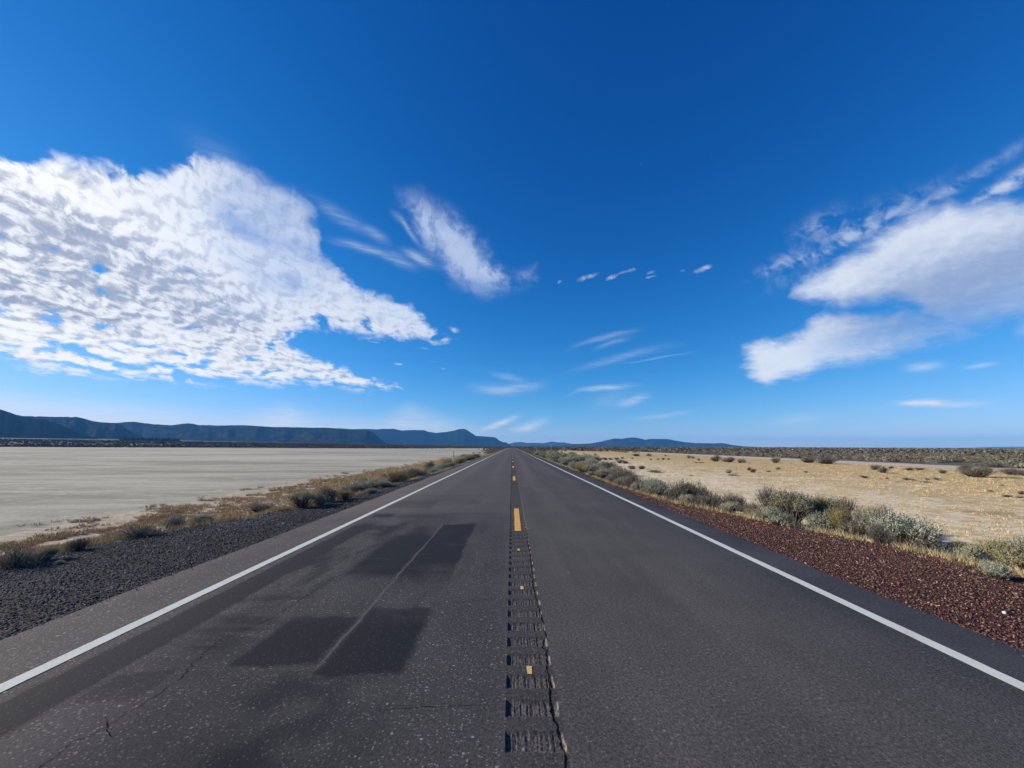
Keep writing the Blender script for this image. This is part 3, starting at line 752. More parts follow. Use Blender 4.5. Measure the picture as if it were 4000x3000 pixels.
gravel_obj("cinder_gravel", 1, pave_r, crest_r, 101, [(0, (.035, .020, .019)), (.35, (.085, .040, .034)), (.7, (.17, .075, .055)), (.9, (.26, .13, .095)), (.97, (.33, .24, .18)), (1, (.42, .37, .32))],
           "reddish brown cinder gravel covering the shoulder on the right of the road")
gravel_obj("basalt_gravel", -1, pave_l, crest_l, 102, [(0, (.016, .016, .019)), (.4, (.036, .034, .038)), (.72, (.085, .081, .088)), (.92, (.17, .165, .175)), (1, (.38, .37, .36))],
           "dark blue grey gravel covering the shoulder on the left of the road", 1)

# ------------------------------------------------------------------ shrubs
def tri_leaves(P, Dn, L, W, r):
    """one narrow pointed leaf (a bent quad) for every point P along direction Dn"""
    n = len(P); Dn = Dn/(np.linalg.norm(Dn, axis=1)[:, None]+1e-9)
    q = r.normal(size=(n, 3)); s = np.cross(Dn, q); s /= np.linalg.norm(s, axis=1)[:, None]+1e-9
    L = L[:, None]; W = W[:, None]
    a = P; b_ = P+Dn*L*0.55+s*W*0.5; c_ = P+Dn*L; d = P+Dn*L*0.45-s*W*0.5
    V = np.stack([a, b_, c_, d], 1).reshape(-1, 3)
    return V, np.arange(4*n).reshape(n, 4)
def twig(path, r0, r1):
    path = np.array(path); n = len(path); V = []
    for i, p in enumerate(path):
        rr_ = r0+(r1-r0)*i/(n-1)
        for k in range(3):
            a = k*2.094+0.3; V.append(p+rr_*np.array([math.cos(a), math.sin(a), 0.15*math.sin(a*2)]))
    Fc = []
    for i in range(n-1):
        for k in range(3):
            a, b_ = i*3+k, i*3+(k+1) % 3; Fc.append((a, b_, b_+3, a+3))
    return np.array(V), np.array(Fc)
def leaf_mat(name, stops, trans=0.12):
    m, t, b = new_mat(name, 0.85, 0.15)
    n = t.nodes.new('ShaderNodeObjectInfo'); orand = S(t, n.outputs['Random'])
    c = ramp(t, (island(t)*0.75+noise(t, objco(t), 3.5, 2.0)*0.5-0.12).clamp(), stops)
    c = mix(t, 1.0, c, ramp(t, orand, [(0, (.78, .78, .80)), (.5, (1, 1, 1)), (1, (1.12, 1.08, .95))]), 'MULTIPLY')
    setc(t, b, c)
    b.inputs['Subsurface Weight'].default_value = 0.0
    tr = t.nodes.new('ShaderNodeBsdfTranslucent'); t.links.new(c.o, tr.inputs[0])
    mx_ = t.nodes.new('ShaderNodeMixShader'); mx_.inputs[0].default_value = trans
    out_ = t.nodes['Material Output']; t.links.new(b.outputs[0], mx_.inputs[1]); t.links.new(tr.outputs[0], mx_.inputs[2]); t.links.new(mx_.outputs[0], out_.inputs[0])
    return m
M_SAGE = leaf_mat("sage_leaf", [(0, (.170, .170, .130)), (.5, (.340, .332, .255)), (1, (.520, .500, .390))])
M_GREEN = leaf_mat("olive_leaf", [(0, (.145, .148, .090)), (.5, (.310, .302, .190)), (1, (.480, .450, .300))])
M_BLUE = leaf_mat("blue_sage_leaf", [(0, (.150, .170, .130)), (.5, (.315, .340, .262)), (1, (.490, .510, .400))])
M_DARK = leaf_mat("grey_twig_leaf", [(0, (.080, .074, .068)), (.5, (.180, .166, .146)), (1, (.310, .285, .245))])
M_YEL = leaf_mat("yellow_green_leaf", [(0, (.140, .125, .050)), (.5, (.260, .225, .095)), (1, (.380, .320, .150))])
M_BARK, t, b = new_mat("shrub_bark", 0.95, 0.1); setc(t, b, ramp(t, island(t), [(0, (.05, .042, .035)), (1, (.15, .13, .11))]))

def make_shrub(kind, seed):
    """a rounded clump 1 m wide and about 0.75 m high: twisted woody base, sprigs of small leaves in uneven lobes"""
    r = np.random.default_rng(seed); h = {'sage': .72, 'green': .92, 'blue': .75, 'dark': .62, 'yellow': .62, 'low': .38}[kind]
    nl = r.integers(5, 9); lob = []
    for i in range(nl):
        a = 2*math.pi*i/nl+r.uniform(-.5, .5); q = r.uniform(.12, .32) if i else 0.0
        lr = r.uniform(.19, .29); lob.append((q*math.cos(a), q*math.sin(a), h*r.uniform(.42, .80)-lr*0.3, lr, r.uniform(.8, 1.3)))
    nsp = {'sage': 900, 'green': 950, 'blue': 760, 'dark': 700, 'yellow': 850, 'low': 500}[kind]
    VL, FL, VT, FT, oL, oT = [], [], [], [], 0, 0
    tips = []
    for i in range(nsp):
        cx_, cy_, cz_, lr, st = lob[r.integers(nl)]
        d = r.normal(size=3); d[2] = abs(d[2])*1.1-0.35; d /= np.linalg.norm(d)
        rad = lr*(r.uniform(.55, 1.12) if r.random() < .85 else r.uniform(.2, .6))
        p = np.array([cx_, cy_, cz_])+d*rad*np.array([1, 1, st])
        p[2] = max(p[2], 0.03+0.06*r.random())
        tips.append((p, d))
    for i, (p, d) in enumerate(tips):
        up = {'green': 1.6, 'yellow': 1.8, 'blue': .8}.get(kind, 1.0)
        ax_ = d*0.8+np.array([0, 0, up]); ax_ /= np.linalg.norm(ax_)
        sl = r.uniform(.05, .13)*(1.3 if kind in ('green', 'yellow') else 1.0)
        m_ = {'dark': 8, 'low': 8}.get(kind, 11)
        s_ = np.linspace(0, 1, m_); P = p[None]-ax_*sl*0.5+ax_[None]*sl*s_[:, None]+r.normal(0, .006, (m_, 3))
        D_ = ax_[None]*0.9+r.normal(0, .75, (m_, 3))
        lw = {'blue': .014, 'dark': .007, 'yellow': .007, 'green': .009}.get(kind, .010)
        v, f_ = tri_leaves(P, D_, r.uniform(.022, .045, m_)*(1.15 if kind == 'blue' else 1), lw*r.uniform(.8, 1.5, m_), r)
        VL.append(v); FL.append(f_+oL); oL += len(v)
        if i % (3 if kind in ('dark',) else 6) == 0:
            base = np.array([r.normal(0, .05), r.normal(0, .05), -0.04])
            mid = base*0.5+p*0.5+np.array([0, 0, -.05])+r.normal(0, .02, 3)
            v, f_ = twig([base, mid, p, p+ax_*sl*(1.1 if kind == 'dark' else .5)], r.uniform(.008, .016), .0022); VT.append(v); FT.append(f_+oT); oT += len(v)
    fol = mesh_np("foliage", np.concatenate(VL), np.concatenate(FL)); st_ = mesh_np("stem", np.concatenate(VT), np.concatenate(FT))
    fol.materials.append({'sage': M_SAGE, 'green': M_GREEN, 'blue': M_BLUE, 'dark': M_DARK, 'yellow': M_YEL, 'low': M_DARK}[kind]); st_.materials.append(M_BARK)
    e = bpy.data.objects.new("sagebrush", None); f_o = bpy.data.objects.new("foliage", fol); s_o = bpy.data.objects.new("stem", st_)
    return dict(h=h, fol=f_o, st=s_o)
PROTO = {k: [make_shrub(k, 300+i*7+j*31) for i in range(n)] for j, (k, n) in enumerate((('sage', 4), ('green', 2), ('blue', 2), ('dark', 3), ('yellow', 2), ('low', 2)))}
n_shrubs = 0
def add_shrub(x, y, w, hgt, kind, label, group=None, rz=None, name="sagebrush"):
    if group and 'row' in group: hgt *= 0.84 if 'right' in group else 0.66
    global n_shrubs
    n_shrubs += 1
    pr = random.choice(PROTO[kind])
    e = bpy.data.objects.new(name, None); COL.objects.link(e); e.empty_display_size = 0.2
    e.location = (x, y, gz(x, y)-0.02); e.rotation_euler = (0, 0, random.uniform(0, 6.283) if rz is None else rz)
    for src in (pr['fol'], pr['st']):
        c = src.copy(); COL.objects.link(c); c.parent = e
    e.scale = (w*1.12, w*1.12, hgt/pr['h']*1.15)
    tag(e, label, "shrub", group)
    return e
def px_shrub(px, by, ty, w, kind, label, group=None):
    x, y, z = on_land(px, by)
    dax = Vector((x, y, z-HCAM)).dot(FWD)
    return add_shrub(x, y, w*dax/F, (by-ty)*dax/F, kind, label, group)

near = [
 (3028, 2049, 1995, 72, 'blue', "small blue green shrub at the left foot of the tallest olive shrub"),
 (3100, 2056, 1932, 150, 'green', "tall feathery olive green shrub, largest on the left of the clump by the red gravel"),
 (3201, 2050, 1945, 125, 'green', "dark sided tall green shrub just right of the largest olive shrub"),
 (3285, 2030, 1965, 90, 'dark', "grey brown bare shrub behind the yellowish shrub of the roadside clump"),
 (3212, 2078, 2003, 84, 'blue', "bright blue green shrub in front of the tall clump at the gravel's edge"),
 (3283, 2090, 2010, 86, 'yellow', "yellowish green rounded shrub at the red gravel's edge, middle of the clump"),
 (3348, 2101, 2024, 88, 'sage', "dark grey green shrub at the gravel's edge, right of the yellowish one"),
 (3400, 2085, 1995, 105, 'green', "deep green shrub standing behind the dry grey twigs in the right of the clump"),
 (3446, 2128, 2064, 70, 'dark', "dry grey leafless twiggy shrub in front of the big rounded sagebrush"),
 (3535, 2142, 2018, 165, 'blue', "big rounded grey green sagebrush at the right end of the main clump"),
 (3500, 2120, 2012, 110, 'sage', "upright sagebrush at the back left of the big rounded one"),
 (3640, 2163, 2112, 120, 'low', "low dark twiggy shrub at the right foot of the big rounded sagebrush"),
 (3777, 2178, 2120, 100, 'green', "olive green shrub behind the small sagebrush past the gap in the clump"),
 (3790, 2196, 2144, 62, 'blue', "small pale sagebrush in front of the olive green shrub past the gap"),
 (3912, 2214, 2118, 130, 'green', "wide green shrub second from the photo's right edge, behind the pale one"),
 (3995, 2222, 2125, 120, 'sage', "shrub cut off by the right edge of the photo"),
 (3890, 2259, 2196, 84, 'blue', "pale silvery sagebrush standing alone in the red gravel near the right edge"),
 (3017, 2003, 1930, 95, 'dark', "grey bare shrub just behind the tall olive shrub, on its left"),
 (2880, 1996, 1944, 85, 'dark', "dark grey shrub at the left end of the gap before the tall clump"),
 (2815, 1990, 1950, 75, 'sage', "grey shrub paired on the left of the dark grey shrub before the tall clump"),
 (2941, 2010, 1974, 90, 'low', "low dark brushy shrub in the gap before the tall clump"),
 (2950, 2022, 1992, 90, 'yellow', "low yellowish grassy shrub at the foot of the gap before the tall clump"),
 (2760, 1980, 1914, 66, 'dark', "dark pointed shrub above the row's bend, fourth clump before the tall one"),
 (2722, 1975, 1925, 62, 'yellow', "yellow tinged shrub at the left foot of the dark pointed shrub"),
 (2640, 1948, 1915, 90, 'yellow', "bright yellow green patch of shrub in the row on the right verge"),
 (2697, 1935, 1893, 60, 'dark', "dark round shrub behind the yellow green patch of the right verge"),
 (60, 2212, 2160, 150, 'low', "low dark brushy plant at the left edge of the photo above the grey gravel"),
 (170, 2190, 2135, 100, 'green', "soft green feathery bush, second plant from the left edge of the photo"),
 (300, 2150, 2106, 64, 'dark', "thin grey upright brush rising from the orange grass near the left edge"),
 (670, 2066, 2018, 95, 'sage', "wispy grey green brush on the left verge, tallest before the long row"),
 (790, 2048, 2016, 90, 'sage', "pale brush right of the wispy grey green one on the left verge"),
 (540, 2096, 2062, 110, 'low', "dark flattened brush below the wispy grey green one on the left verge"),
 (1010, 2000, 1970, 90, 'sage', "grey shrub on the left verge left of the tall tangled pair"),
 (1180, 1985, 1920, 95, 'green', "tall tangled green shrub, left one of the pair on the left verge"),
 (1250, 1975, 1930, 75, 'sage', "grey shrub between the tall tangled shrub and the dark one on the left verge"),
 (1285, 1962, 1910, 78, 'dark', "dark upright shrub with wild branches on the left verge"),
 (1345, 1952, 1920, 62, 'yellow', "pale yellowish shrub right of the dark upright one on the left verge"),
 (1415, 1925, 1880, 78, 'dark', "dark rounded shrub, next group along the left verge"),
 (1450, 1928, 1905, 45, 'blue', "small fresh green shrub at the right foot of the dark rounded one"),
 (1500, 1905, 1880, 66, 'sage', "rounded grey shrub right of the dark rounded one on the left verge"),
 (1675, 1840, 1806, 40, 'dark', "dark shrub with pointed top, first of two left of the marker post"),
 (1745, 1832, 1792, 44, 'green', "upright green shrub just left of the marker post"),
 (1757, 1825, 1814, 16, 'green', "tiny dark green plant at the left foot of the marker post"),
 (1772, 1822, 1812, 12, 'green', "tiny green plant at the right foot of the marker post"),
 (3815, 1864, 1826, 98, 'dark', "large brown grey dome shaped bush casting a long shadow on the golden field"),
 (3771, 1841, 1815, 46, 'dark', "smaller grey bush behind the left side of the dome shaped bush"),
 (3845, 1826, 1808, 60, 'dark', "brownish bush on the far side of the pale track behind the dome shaped bush"),
 (3965, 1856, 1833, 80, 'dark', "wispy grey bush beside the pale track at the right edge"),
 (3158, 1808, 1788, 56, 'dark', "left of the two big grey bushes standing by the start of the pale track"),
 (3228, 1812, 1790, 74, 'dark', "right of the two big grey bushes standing by the start of the pale track"),
 (2797, 1803, 1781, 36, 'dark', "tall light grey bush left of the pair in the middle of the field"),
 (2845, 1806, 1788, 48, 'dark', "wide dark bush right of the tall light grey bush in the field"),
 (2890, 1808, 1794, 26, 'sage', "small round bush, left of two after the wide dark bush"),
 (2906, 1808, 1793, 16, 'sage', "small round bush, right of two after the wide dark bush"),
 (2468, 1833, 1820, 30, 'dark', "left of the two dark bushes joined by one shadow in the golden field"),
 (2507, 1833, 1820, 30, 'dark', "right of the two dark bushes joined by one shadow in the golden field"),
 (2421, 1810, 1796, 34, 'sage', "larger of the dark bushes standing left of the joined pair in the field"),
 (2443, 1811, 1800, 26, 'dark', "lower dark bush touching the larger one left of the joined pair"),
 (2560, 1845, 1838, 66, 'low', "flat grey brush patch lying in the golden field right of the joined pair"),
]
for i_, a in enumerate(near):
    e = px_shrub(*a)
    if i_ < 19: e.scale = (e.scale[0]*1.12, e.scale[1]*1.12, e.scale[2]*1.10)
# smaller repeats, alike within each group
for (px, by, ty, w) in ((3418, 1836, 1818, 34), (3451, 1848, 1826, 30), (3480, 1831, 1822, 18), (3378, 1868, 1858, 26), (3465, 1872, 1866, 14), (3543, 1876, 1866, 28), (3567, 1876, 1870, 20), (3622, 1875, 1868, 20), (3657, 1875, 1866, 20),
        (3550, 1838, 1827, 32), (3592, 1836, 1828, 34), (3685, 1850, 1836, 26), (2845, 1849, 1835, 28), (2942, 1846, 1832, 24), (3003, 1844, 1838, 18), (3041, 1835, 1826, 16), (3150, 1846, 1840, 14), (2927, 1838, 1826, 16),
        (2720, 1808, 1804, 22), (2742, 1809, 1805, 20), (2570, 1797, 1791, 12), (2590, 1796, 1789, 14), (2612, 1796, 1790, 14), (2542, 1797, 1792, 10), (2692, 1790, 1782, 24), (2708, 1791, 1784, 16), (2730, 1799, 1792, 12),
        (2535, 1782, 1775, 24), (2485, 1782, 1773, 34), (2600, 1782, 1777, 12), (2470, 1793, 1788, 12), (2365, 1797, 1788, 20), (2385, 1796, 1789, 18), (2350, 1795, 1789, 18), (2410, 1796, 1788, 22), (2432, 1792, 1786, 14),
        (2300, 1790, 1780, 26), (2320, 1793, 1786, 14), (2280, 1786, 1778, 16), (3028, 1808, 1792, 30), (3038, 1800, 1786, 20), (3715, 1797, 1790, 30), (3915, 1897, 1892, 16), (3870, 1920, 1914, 16), (3935, 1942, 1933, 30), (3985, 1946, 1936, 26),
        (2865, 1858, 1853, 40), (2700, 1858, 1856, 20), (3508, 1885, 1881, 14), (3610, 1885, 1880, 36), (3990, 1930, 1918, 20)):
    px_shrub(px, by, ty, w, random.choice(['dark', 'dark', 'sage', 'low']), "small grey bush dotted alone over the golden field", "small bushes dotted over the golden field")
r = np.random.default_rng(77)
def fits(x, y, w, lst):
    for (a, b_, c) in lst:
        if (a-x)**2+(b_-y)**2 < (0.30*(c+w))**2: return False
    return True
placed = []; cnt = 0; y = 11.5
while cnt < 122 and y < 150:
    wd = np.interp(y, [11, 20, 40, 80, 150], [1.7, 2.8, 5.0, 9.0, 16.0])
    for _ in range(12):
        x = crest_r(y)+r.uniform(0.25, wd); w = r.choice([r.uniform(.4, .8), r.uniform(.8, 1.35)])*np.interp(y, [10, 60], [1.0, 1.7]); yy_ = y+r.uniform(-.3, .3)
        if fits(x, yy_, w, placed):
            placed.append((x, yy_, w)); cnt += 1
            add_shrub(x, yy_, w, w*r.uniform(.55, .8), r.choice(['sage', 'sage', 'sage', 'dark', 'green', 'yellow', 'blue'], p=[.22, .2, .2, .22, .05, .06, .05]),
                      "sagebrush in the unbroken grey green row beside the right shoulder, beyond the yellow green patch", "sagebrush row beside the right shoulder"); break
    y += (0.42 if y < 30 else 0.75)*(2.6 if vnoise(np.array([y*.25]), np.array([2.]), 89, 2)[0] > .3 else 1)
placed = []; cnt = 0; y = 17.0
while cnt < 56 and y < 130:
    wd = np.interp(y, [16, 25, 60, 130], [1.2, 1.6, 3.0, 7.0])
    for _ in range(12):
        x = crest_l(y)+r.uniform(0.45, wd+.4); w = r.uniform(.75, 1.3)*np.interp(y, [10, 60], [1.0, 1.7]); yy_ = y+r.uniform(-.3, .3)
        if fits(x, yy_, w, placed):
            placed.append((x, yy_, w)); cnt += 1
            add_shrub(-x, yy_, w, w*r.uniform(.5, .72), r.choice(['sage', 'dark', 'green', 'yellow', 'blue'], p=[.50, .28, .06, .10, .06]),
                      "sagebrush in the long grey green row beside the left shoulder", "sagebrush row beside the left shoulder"); break
    y += (0.8 if y < 40 else 1.6)*(2.5 if vnoise(np.array([y*.3]), np.array([5.]), 88, 2)[0] > .25 else 1)
print("shrubs", n_shrubs)

# the rest of the scrub, far off: nobody could count it
def scrub_mesh(name, pos, w, h, k, seed, mat, ls=.20):
    r = np.random.default_rng(seed); n = len(pos)
    d = r.normal(size=(n, k, 3)); d[..., 2] = np.abs(d[..., 2]); d /= np.linalg.norm(d, axis=2)[..., None]
    c = pos[:, None]+d*np.stack([w*.5, w*.5, h*.85], -1)[:, None]*r.uniform(.55, 1.05, (n, k, 1))
    s = (w*ls)[:, None, None]*r.uniform(.6, 1.5, (n, k, 1))
    a = r.normal(size=(n, k, 3)); a[..., 2] *= .6; a /= np.linalg.norm(a, axis=2)[..., None]
    b_ = np.cross(a, d+0.3*r.normal(size=d.shape)); b_ /= np.linalg.norm(b_, axis=2)[..., None]+1e-9
    V = np.stack([c+a*s, c-a*s*.7+b_*s*.8, c-b_*s], 2).reshape(-1, 3)
    me = mesh_np(name, V, np.arange(len(V)).reshape(-1, 3))
    return link(name, me, mat)
M_SCR, t, b = new_mat("scrub", 0.95, 0.1)
p = geo_pos(t); c = ramp(t, island(t), [(0, (.050, .044, .038)), (.5, (.120, .106, .085)), (.85, (.185, .165, .130)), (1, (.27, .235, .175))])
setc(t, b, mix(t, noise(t, p, 0.06, 3.0, 0.6).step(0.35, 0.65, 0.0, 0.45), c, (.125, .105, .080)))
M_SCR2, t, b = new_mat("near_scrub", 0.95, 0.1)
p = geo_pos(t); c = ramp(t, island(t), [(0, (.135, .128, .103)), (1, (.185, .174, .138))])
c = mix(t, noise(t, p, 0.45, 2.0, 0.5).step(0.38, 0.62), vscale(t, c, (0.80, 0.78, 0.78)), vscale(t, c, (1.2, 1.2, 1.12)))
setc(t, b, c)
def polar(n, r0, r1, a0, a1, rr2):
    q = np.exp(rr2.uniform(np.log(r0), np.log(r1), n)); a = np.radians(rr2.uniform(a0, a1, n)); return q*np.sin(a), q*np.cos(a)
r2 = np.random.default_rng(5); PX, PY, PW = [], [], []
x, y = polar(26000, 60, 2600, -2, 66, r2)              # right belt beyond the pale strip
u = np.interp(y, [0, 120, 260, 600], [69, 66, 40, 8]); k = (x > 69+2*vnoise(y*.05, y*0, 9, 2)) | ((y > 150) & (x > u*1.0) & (vnoise(x*.05, y*.02, 61, 3) > -0.05))
k &= (y > 8) & ~((np.abs(x-64) < 5) & (y < 420))
x, y = x[k], y[k]; q = np.hypot(x, y); PX.append(x); PY.append(y); PW.append(r2.uniform(.9, 2.4, len(x))*np.clip(q/220, 1, 5)**.75*np.where(r2.random(len(x)) < .5, 0.6, 1.15))
x, y = polar(15000, 395, 2300, -62, 0, r2)             # far shore of the dry lake
fy = np.where(x > -110, 480, 402)+12*vnoise(x*.02, x*0, 62, 3); k = (y > fy)
x, y = x[k], y[k]; q = np.hypot(x, y); PX.append(x); PY.append(y); PW.append(r2.uniform(.9, 2.0, len(x))*np.clip(q/330, 1, 5)**.8)
n = 500; x = -r2.uniform(60, 230, n); y = 440+r2.uniform(-1, 1, n)*30   # broken patches on the lake's far margin
k = vnoise(x*.03, y*.12, 63, 2) > 0.12; PX.append(x[k]); PY.append(y[k]); PW.append(r2.uniform(1, 2.2, k.sum()))
for sd, n, w0, w1 in ((1, 2600, 5.4, 9), (-1, 1500, 5.6, 4.5)):              # verges running to the vanishing point
    y = np.exp(r2.uniform(np.log(110), np.log(1800), n)); x = sd*(w0+np.abs(r2.normal(0, 1, n))*w1*(y/200)**.8)
    PX.append(x); PY.append(y); PW.append(r2.uniform(.7, 1.5, n)*np.clip(y/300, 1, 4)**.6)
PX, PY, PW = map(np.concatenate, (PX, PY, PW))
PZ = land(PX, PY)
kk = (np.hypot(PX, PY) > 230) | (vnoise(PX*.09, PY*.09, 91, 3)+r2.uniform(-.4, .4, len(PX)) > 0.08); PX, PY, PZ, PW = PX[kk], PY[kk], PZ[kk], PW[kk]
nr_ = np.hypot(PX, PY) < 230; PP = np.stack([PX, PY, PZ], -1); PH = np.minimum(PW*r2.uniform(.45, .8, len(PW)), 1.5)
o = scrub_mesh("sagebrush_scrub", PP[~nr_], PW[~nr_], PH[~nr_], 26, 8, M_SCR)
tag(o, "far off grey brown scrub closing the plain along the horizon and beyond the lake bed", "scrub", kind="stuff")
o = scrub_mesh("nearer_scrub", PP[nr_], PW[nr_], PH[nr_], 260, 18, M_SCR2, .05)
tag(o, "thick grey brown scrub just past the pale strip on the right of the golden field", "scrub", kind="stuff")
# a farm's trees at the foot of the mesa
n = 130; pxs = r2.uniform(470, 700, n); Y_ = r2.uniform(1500, 1900, n)
xx = np.array([at_depth(a, 1712, q)[0] for a, q in zip(pxs, Y_)]); PZ = land(xx, Y_); w = r2.uniform(7, 14, n)
M_TR, t, b = new_mat("grove", 0.95, 0.1); setc(t, b, ramp(t, island(t), [(0, (.03, .035, .025)), (1, (.08, .085, .055))]))
o = scrub_mesh("tree_grove", np.stack([xx, Y_, PZ+2], -1), w, w*r2.uniform(.6, 1.1, n), 60, 9, M_TR)
tag(o, "dark grove of far trees at the foot of the mesa across the dry lake bed", "trees", kind="stuff")

# ------------------------------------------------------------------ dry grass
def grass_mesh(name, pos, H, k, mat, seed, spread=.5, bw=.10, rad=.4):
    r = np.random.default_rng(seed); n = len(pos)
    a = r.uniform(0, 2*np.pi, (n, k)); q = r.random((n, k))**.6*rad
    base = pos[:, None]+np.stack([np.cos(a)*q, np.sin(a)*q, 0*q-0.03], -1)*H[:, None, None]
    tip = base+np.stack([np.cos(a)*spread*r.random((n, k)), np.sin(a)*spread*r.random((n, k)), r.uniform(.5, 1.1, (n, k))], -1)*H[:, None, None]
    s = r.uniform(0, 2*np.pi, (n, k)); sd = np.stack([np.cos(s), np.sin(s), 0*s], -1)*H[:, None, None]*bw
    V = np.stack([base-sd, base+sd, tip], 2).reshape(-1, 3)
    return link(name, mesh_np(name, V, np.arange(len(V)).reshape(-1, 3)), mat)
def grass_mat(name, stops):
    m, t, b = new_mat(name, 0.9, 0.1); setc(t, b, ramp(t, (island(t)*0.6+noise(t, geo_pos(t), 0.8, 3.0)*0.8-0.2).clamp(), stops)); return m
M_G1 = grass_mat("dry_grass", [(0, (.34, .25, .13)), (.5, (.52, .40, .23)), (1, (.66, .54, .36))])
M_G2 = grass_mat("shore_grass", [(0, (.24, .150, .070)), (.4, (.44, .300, .150)), (.7, (.54, .42, .25)), (1, (.64, .54, .36))])
M_G3 = grass_mat("verge_grass", [(0, (.20, .165, .080)), (.5, (.36, .29, .15)), (1, (.55, .45, .27))])
r3 = np.random.default_rng(15)
x, y = polar(30000, 8, 90, 12, 84, r3); k = (x > crest_r(y)+2.0) & (x < 60) & (y > 1)
dn = 0.5+0.5*vnoise(x*.45, y*.45, 71, 3)+np.interp(x, [8, 40], [-.12, .25]); k &= r3.random(len(x)) < np.clip(dn*1.6-.25, 0.06, 1)
x, y = x[k], y[k]; H = r3.uniform(.04, .10, len(x))*np.clip(np.hypot(x, y)/28, 1, 1.8)
tag(grass_mesh("dry_grass", np.stack([x, y, land(x, y)], -1), H, 12, M_G1, 3, .9, .07, .9), "golden dry grass tufts over the pale field right of the road", "grass", kind="stuff")
n = 26000; y = np.exp(r3.uniform(np.log(5), np.log(130), n)); C = crest_l(y)
sh = 14.0+0.5*vnoise(y*.09, y*0, 21, 3)+1.4*sstep(11.5, 16, y)-1.2*sstep(25, 60, y)
x = C+0.6+r3.random(n)**.8*(sh-C+1.5); dn = 1-np.clip((x-sh+1.6)/2.6, 0, 1)*0.93; cl = vnoise(x*1.1, y*.9, 72, 3)
k = (r3.random(n) < dn) & (cl > np.interp(x-sh, [-5, -2, 0, 2], [-.6, -.25, .12, .35]))
x, y = x[k], y[k]; H = r3.uniform(.06, .15, len(x))*np.clip(y/22, .9, 2.0)
tag(grass_mesh("shore_grass", np.stack([-x, y, land(-x, y)], -1), H, 16, M_G2, 4, .8, .10, 1.0), "orange brown cushions of low grass along the shore of the dry lake bed", "grass", kind="stuff")
P_ = []
for sd, cf in ((1, crest_r), (-1, crest_l)):
    n = 3800; y = np.exp(r3.uniform(np.log(4), np.log(90), n)); x = cf(y)+0.05+np.where(r3.random(n) < .12, -np.abs(r3.normal(0, .8, n)), np.abs(r3.normal(0, .75, n))); k = r3.random(n) < .85; P_.append(np.stack([sd*x[k], y[k]], -1))
P_ = np.concatenate(P_); z = land(P_[:, 0], P_[:, 1]); H = r3.uniform(.06, .20, len(P_))*np.where(np.abs(P_[:, 0]) < np.where(P_[:, 0] > 0, crest_r(P_[:, 1]), crest_l(P_[:, 1])), .4, 1)
tag(grass_mesh("verge_grass", np.c_[P_, z], H, 14, M_G3, 5, .6, .035, .5), "thin straw coloured grass between the gravel edges and the sagebrush", "grass", kind="stuff")

# ------------------------------------------------------------------ small things
M_POST, t, b = new_mat("galvanised_post", 0.55, 0.5); setc(t, b, mix(t, noise(t, objco(t), 14.0, 3.0), (.30, .32, .33), (.50, .52, .52)))
def marker_post(px, by, ty, label):
    x, y, z = on_land(px, by); dax = Vector((x, y, z-HCAM)).dot(FWD); h = (by-ty)*dax/F+0.02
    prof = [(-.075, .02), (-.045, .02), (-.035, -.025), (.035, -.025), (.045, .02), (.075, .02), (.075, .026), (.040, .026), (.030, -.018), (-.030, -.018), (-.040, .026), (-.075, .026)]
    V, Fc = [], []; n = len(prof); lv = [0, h*.33, h*.66, h-.03, h]
    for i, zz in enumerate(lv):
        s = 1 if i < 4 else .8
        for a, b_ in prof: V.append((a*s*.8, b_*s, zz-0.05))
    for i in range(len(lv)-1):
        for k in range(n): Fc.append((i*n+k, i*n+(k+1) % n, (i+1)*n+(k+1) % n, (i+1)*n+k))
    q = (len(lv)-1)*n; Fc += [(q+0, q+1, q+10, q+11), (q+1, q+2, q+9, q+10), (q+2, q+3, q+8, q+9), (q+3, q+4, q+7, q+8), (q+4, q+5, q+6, q+7)]
    o = link("marker_post", mesh_np("marker_post", V, Fc), M_POST); o.location = (x, y, gz(x, y)); o.rotation_euler = (math.radians(1.0), math.radians(0.8), 0.25)
    tag(o, label, "marker post")
marker_post(1769, 1818, 1759, "slim grey metal marker post standing in the sagebrush on the left verge")
marker_post(2096, 1767, 1750, "tiny distant marker post in the sagebrush of the right verge")
M_STRAW, t, b = new_mat("straw", 0.8, 0.2); setc(t, b, (.55, .42, .25))
def straw(p0, p1, rad, label, lift=0.006):
    a, b_ = np.array(on_land(*p0)), np.array(on_land(*p1)); path = []
    onroad = abs(a[0]) < 4.4
    for s in np.linspace(0, 1, 7):
        q = a+(b_-a)*s; q[2] = (0.0 if onroad else gz(q[0], q[1]))+lift+0.006*math.sin(s*7); q[1] += 0.008*math.sin(s*5); path.append(q)
    o_c = path[0].copy(); V, Fc = twig(np.array(path)-o_c, rad, rad*.5)
    V[:, 2] += np.tile([0, rad, 0], len(path))*0.6
    o = link("dry_stalk", mesh_np("dry_stalk", V, Fc), M_STRAW); o.location = tuple(o_c); tag(o, label, "stalk")
x_, y_ = on_plane(2052, 2077, .01)
straw((2048, 2076), (2072, 2078), .004, "dry stalk lying on the asphalt at the near end of the first yellow dash")
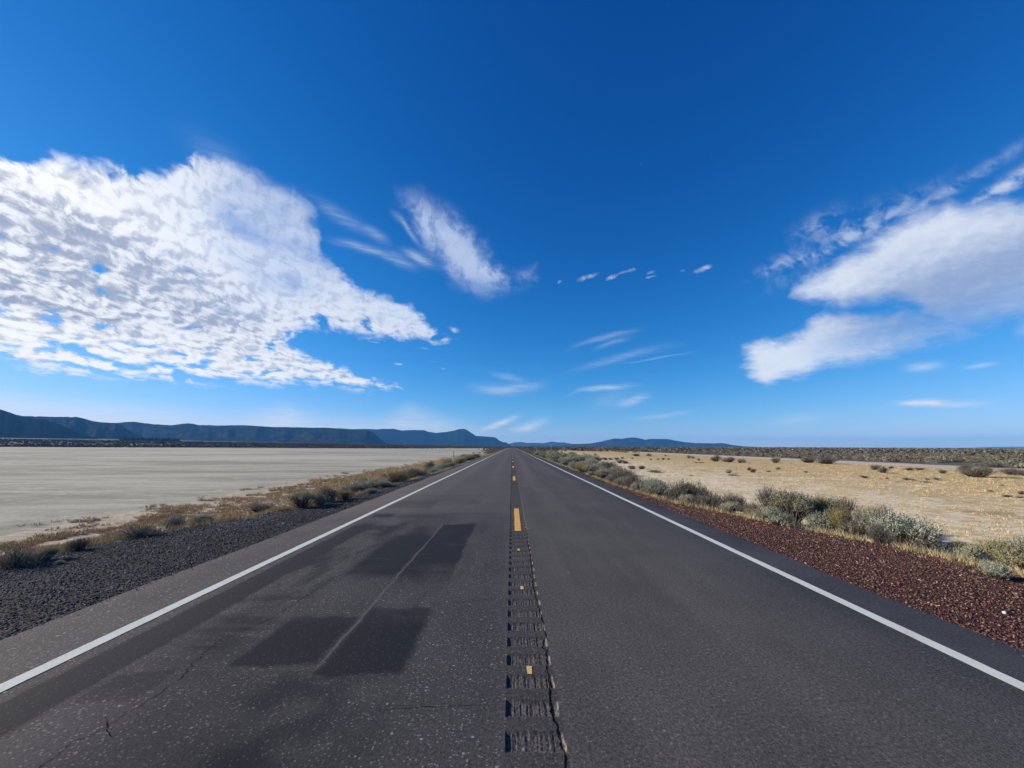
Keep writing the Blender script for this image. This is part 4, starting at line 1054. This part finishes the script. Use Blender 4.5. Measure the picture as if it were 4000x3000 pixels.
straw((3625, 2366), (3672, 2378), .007, "pale dry stalk on the red gravel close to the pavement edge", .03)
straw((3795, 2261), (3850, 2264), .007, "dry stalk on the red gravel left of the lone silvery sagebrush", .03)
straw((3300, 2111), (3335, 2114), .007, "dry stalk lying below the dark grey green shrub of the clump", .03)
M_PALE, t, b = new_mat("pale_stone", 0.9, 0.2); setc(t, b, (.55, .53, .49))
def pale(px, py, s, label):
    x, y, z = on_land(px, py); me = stones("pale_stone", np.zeros((1, 3)), np.array([s]), seed=int(px))
    o = link("pale_stone", me, M_PALE); o.location = (x, y, z+s*.25); tag(o, label, "stone")
pale(1106, 2050, .07, "white stone on the grey gravel shoulder of the left side")
pale(3925, 2399, .06, "white stone on the red gravel below the lone silvery sagebrush")
pale(3950, 2218, .10, "larger pale stone under the wide green shrub near the right edge")
pale(3978, 2224, .08, "pale stone right of the larger one near the right edge")
for (px, py, ty, w, lb) in ((230, 2203, 2186, 30, "small bright green weed growing alone in the grey gravel, lower left"), (968, 2034, 2020, 24, "small pale green weed in the grey gravel further along the left shoulder")):
    e = px_shrub(px, py, ty, w, 'blue', lb); e.name = "weed"; e['category'] = "weed"

# ------------------------------------------------------------------ air
hm = bpy.data.materials.new("haze"); hm.use_nodes = True
t = hm.node_tree
for n in list(t.nodes): t.nodes.remove(n)
o_ = t.nodes.new('ShaderNodeOutputMaterial'); pv = t.nodes.new('ShaderNodeVolumePrincipled')
pv.inputs['Color'].default_value = (0.12, 0.45, 1.0, 1); pv.inputs['Density'].default_value = 5.2e-5
t.links.new(pv.outputs[0], o_.inputs['Volume'])
X0, Y0_, Y1_, ZB, ZT = 15500, -3500, 15500, -3, 335
V = np.array([[x, y, z] for z in (ZB, ZT) for y in (Y0_, Y1_) for x in (-X0, X0)], float)
hz = link("haze", mesh_np("haze", V, [[0, 2, 3, 1], [4, 5, 7, 6], [0, 1, 5, 4], [2, 6, 7, 3], [0, 4, 6, 2], [1, 3, 7, 5]]), hm)
tag(hz, kind="stuff")
